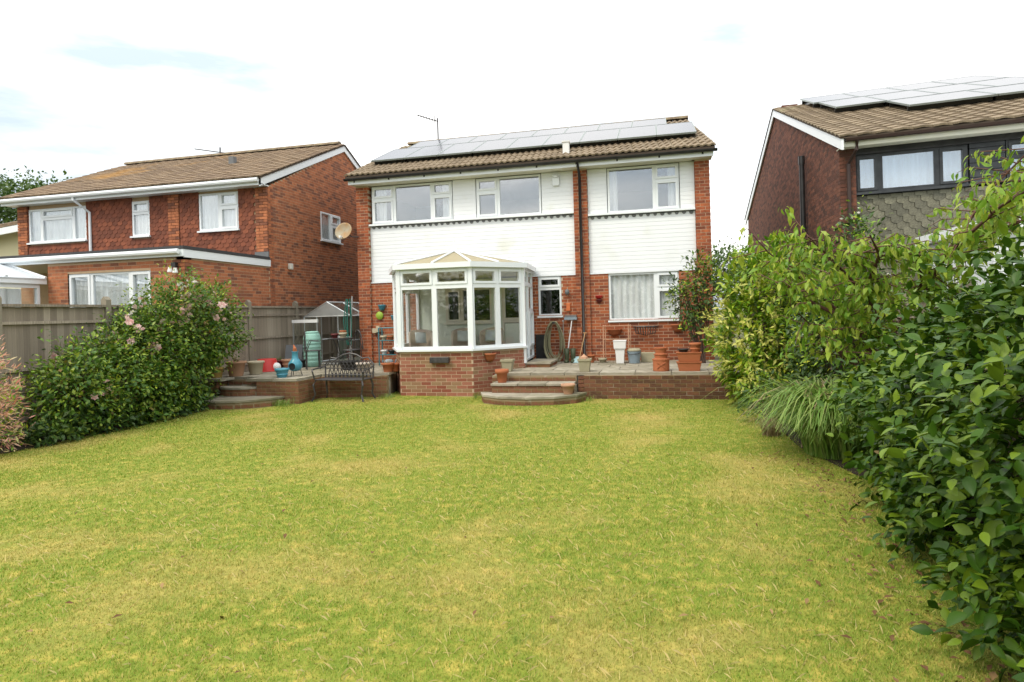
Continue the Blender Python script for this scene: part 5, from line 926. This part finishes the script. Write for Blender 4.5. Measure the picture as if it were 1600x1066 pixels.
for i, (x, h, w_) in enumerate(((-7, 5.2, 3.2), (-1, 4.4, 2.8), (5, 5.6, 3.4), (11.5, 4.8, 3.0), (17, 5.4, 3.2))):
    tree('leafy green tree at the bottom of the garden, mirrored in the conservatory glass', (x, -27, 0), h, [(x - w_ * .5, -27, h * .55, w_ * .75, 1.6, h * .45), (x + w_ * .5, -27.3, h * .5, w_ * .75, 1.6, h * .42), (x, -27, h * .72, w_ * .6, 1.5, h * .32)], 420, .3, 'garden_tree', 'trees at the bottom of the garden')
tree('distant green tree showing between the white clad house and the dark brown house', (11.4, 22, 0), 4.5, [(11.2, 22, 3.9, 1.5, 1.4, 1.0), (12.6, 22.5, 3.8, 1.4, 1.4, 1.1), (10.0, 22, 3.4, 1.3, 1.3, 1.1)], 700, .16)
# ================================================================== lawn grass
gb = MB().add([(-.5, 0, 0), (.5, 0, 0), (.05, .35, 1)], [(0, 1, 2)]); unit('gblade', gb, 'blade')
NB = 1500000; gx = rng.uniform(-1.5, 9.7, NB); gy = rng.uniform(-14.4, -2.8, NB); dd = np.hypot(gx - CAM[0], gy - CAM[1])
edge_l = np.interp(gy, [-9.5, -7, -5, -3.9], [-1.05, -.85, -1.0, -1.45]); edge_r = np.interp(gy, [-14.4, -12, -10.5, -8.6, -7, -4.5], [9.6, 9.5, 9.5, 9.6, 9.25, 9.2])
lowest = np.where((gx > -1.75) & (gx < .25), -4.35 , -2.95); lowest = np.where((gx > 4.1) & (gx < 6.25), -3.75, lowest); lowest = np.where((gx > .25) & (gx < .7), -3.8, lowest); lowest = np.where((gx > 1.9) & (gx < 4.1), -2.6, lowest)
keep = (rng.random(NB) < np.minimum(1, (3.4 / dd) ** 1.25)) & (gx > edge_l) & (gx < edge_r) & (gy < lowest)
gx, gy, dd = gx[keep], gy[keep], dd[keep]; n = len(gx); a = rng.uniform(0, 2 * math.pi, n)
clump = .5 + .5 * np.sin(gx * 2.1 + np.sin(gy * 1.7) * 2) * np.sin(gy * 2.6 + np.sin(gx * 1.3) * 2)
hh = rng.uniform(.010, .029, n) * (.85 + .3 * clump) ; ww = (.0021 + .0009 * dd) * rng.uniform(.7, 1.3, n); lean = rng.uniform(.2, 1.6, n) * hh
ca, sa = np.cos(a), np.sin(a); z = np.zeros(n)
gz = .012 * (np.sin(gx * 1.3 + gy * .4) + np.sin(gy * 1.7 - gx * .6)) * .5 - .004
joined('grass', 'gblade', mats_from(np.stack([ca * ww, sa * ww, z], 1), np.stack([-sa * lean, ca * lean, z], 1) * 2.2, np.stack([z, z, hh], 1), np.stack([gx, gy, gz], 1)), None)['label'] = 'short patchy mown grass of the back lawn'
# loose dry blades near the mown surface
unit('gstraw', MB().add([(-.5, 0, 0), (.5, 0, 0), (.3, .6, .8), (0, 1.2, 1.0)], [(0, 1, 2), (0, 2, 3)]), 'straw_pale')
ns = 4500; sd_ = 1.6 + 6 * rng.random(ns) ** 1.3; sa_ = rng.uniform(-.85, .42, ns); sx, sy = CAM[0] + sd_ * np.sin(sa_ - .1), CAM[1] + sd_ * np.cos(sa_ - .1); k = (sx > -.7) & (sx < 9.15); sx, sy, sd_ = sx[k], sy[k], sd_[k]; ns = len(sx); a = rng.uniform(0, 6.28, ns); ca, sa = np.cos(a), np.sin(a); z = np.zeros(ns); l1 = rng.uniform(.02, .06, ns)
joined('dry_grass', 'gstraw', mats_from(np.stack([ca, sa, z], 1) * (.0022 + .0006 * sd_)[:, None], np.stack([-sa * l1, ca * l1, z], 1), np.stack([z, z, rng.uniform(.012, .045, ns)], 1), np.stack([sx, sy, z], 1)), None)['label'] = 'loose straw coloured blades scattered through the lawn'
# darker coarse tufts and fallen leaves
tf = thing('coarse_tufts', 'scattered darker coarse grass tufts in the lawn', 'grass'); tf['kind'] = 'stuff'
leaf_unit('litter', 'l_litter', .55, 2, .3, .2)
for k in range(60):
    d_ = rng.uniform(2.6, 8.5); a_ = rng.uniform(-.75, .45); x, y = CAM[0] + d_ * math.sin(a_ - .1), CAM[1] + d_ * math.cos(a_ - .1)
    if -.7 < x < 9.0: tuft(tf, 'longblade', (x, y, 0), int(rng.uniform(15, 45)), rng.uniform(.05, .16), rng.uniform(.05, .085), 1.6, 'tuft')
nl = 420; yy = rng.uniform(-13.2, -7.5, nl); xx = np.interp(yy, [-13.2, -12, -10.5, -8.6, -7.5], [9.2, 9.15, 9.15, 9.35, 9.1]) - np.abs(rng.normal(size=nl)) * .28
xx[:70] = rng.uniform(2, 9, 70); P = np.stack([xx, yy, np.full(nl, .03) + rng.random(nl) * .015], 1); O = nrm(rng.normal(size=(nl, 3)) * np.array([1, 1, .15]))
lit = joined('fallen_leaves', 'litter', leaf_mats(P, O, .04, droop=0, upn=2.5, spread=.3), None); lit['label'] = 'small brown fallen leaves on the grass beside the hedge'
print('blades', n, 'objects', len(bpy.data.objects))
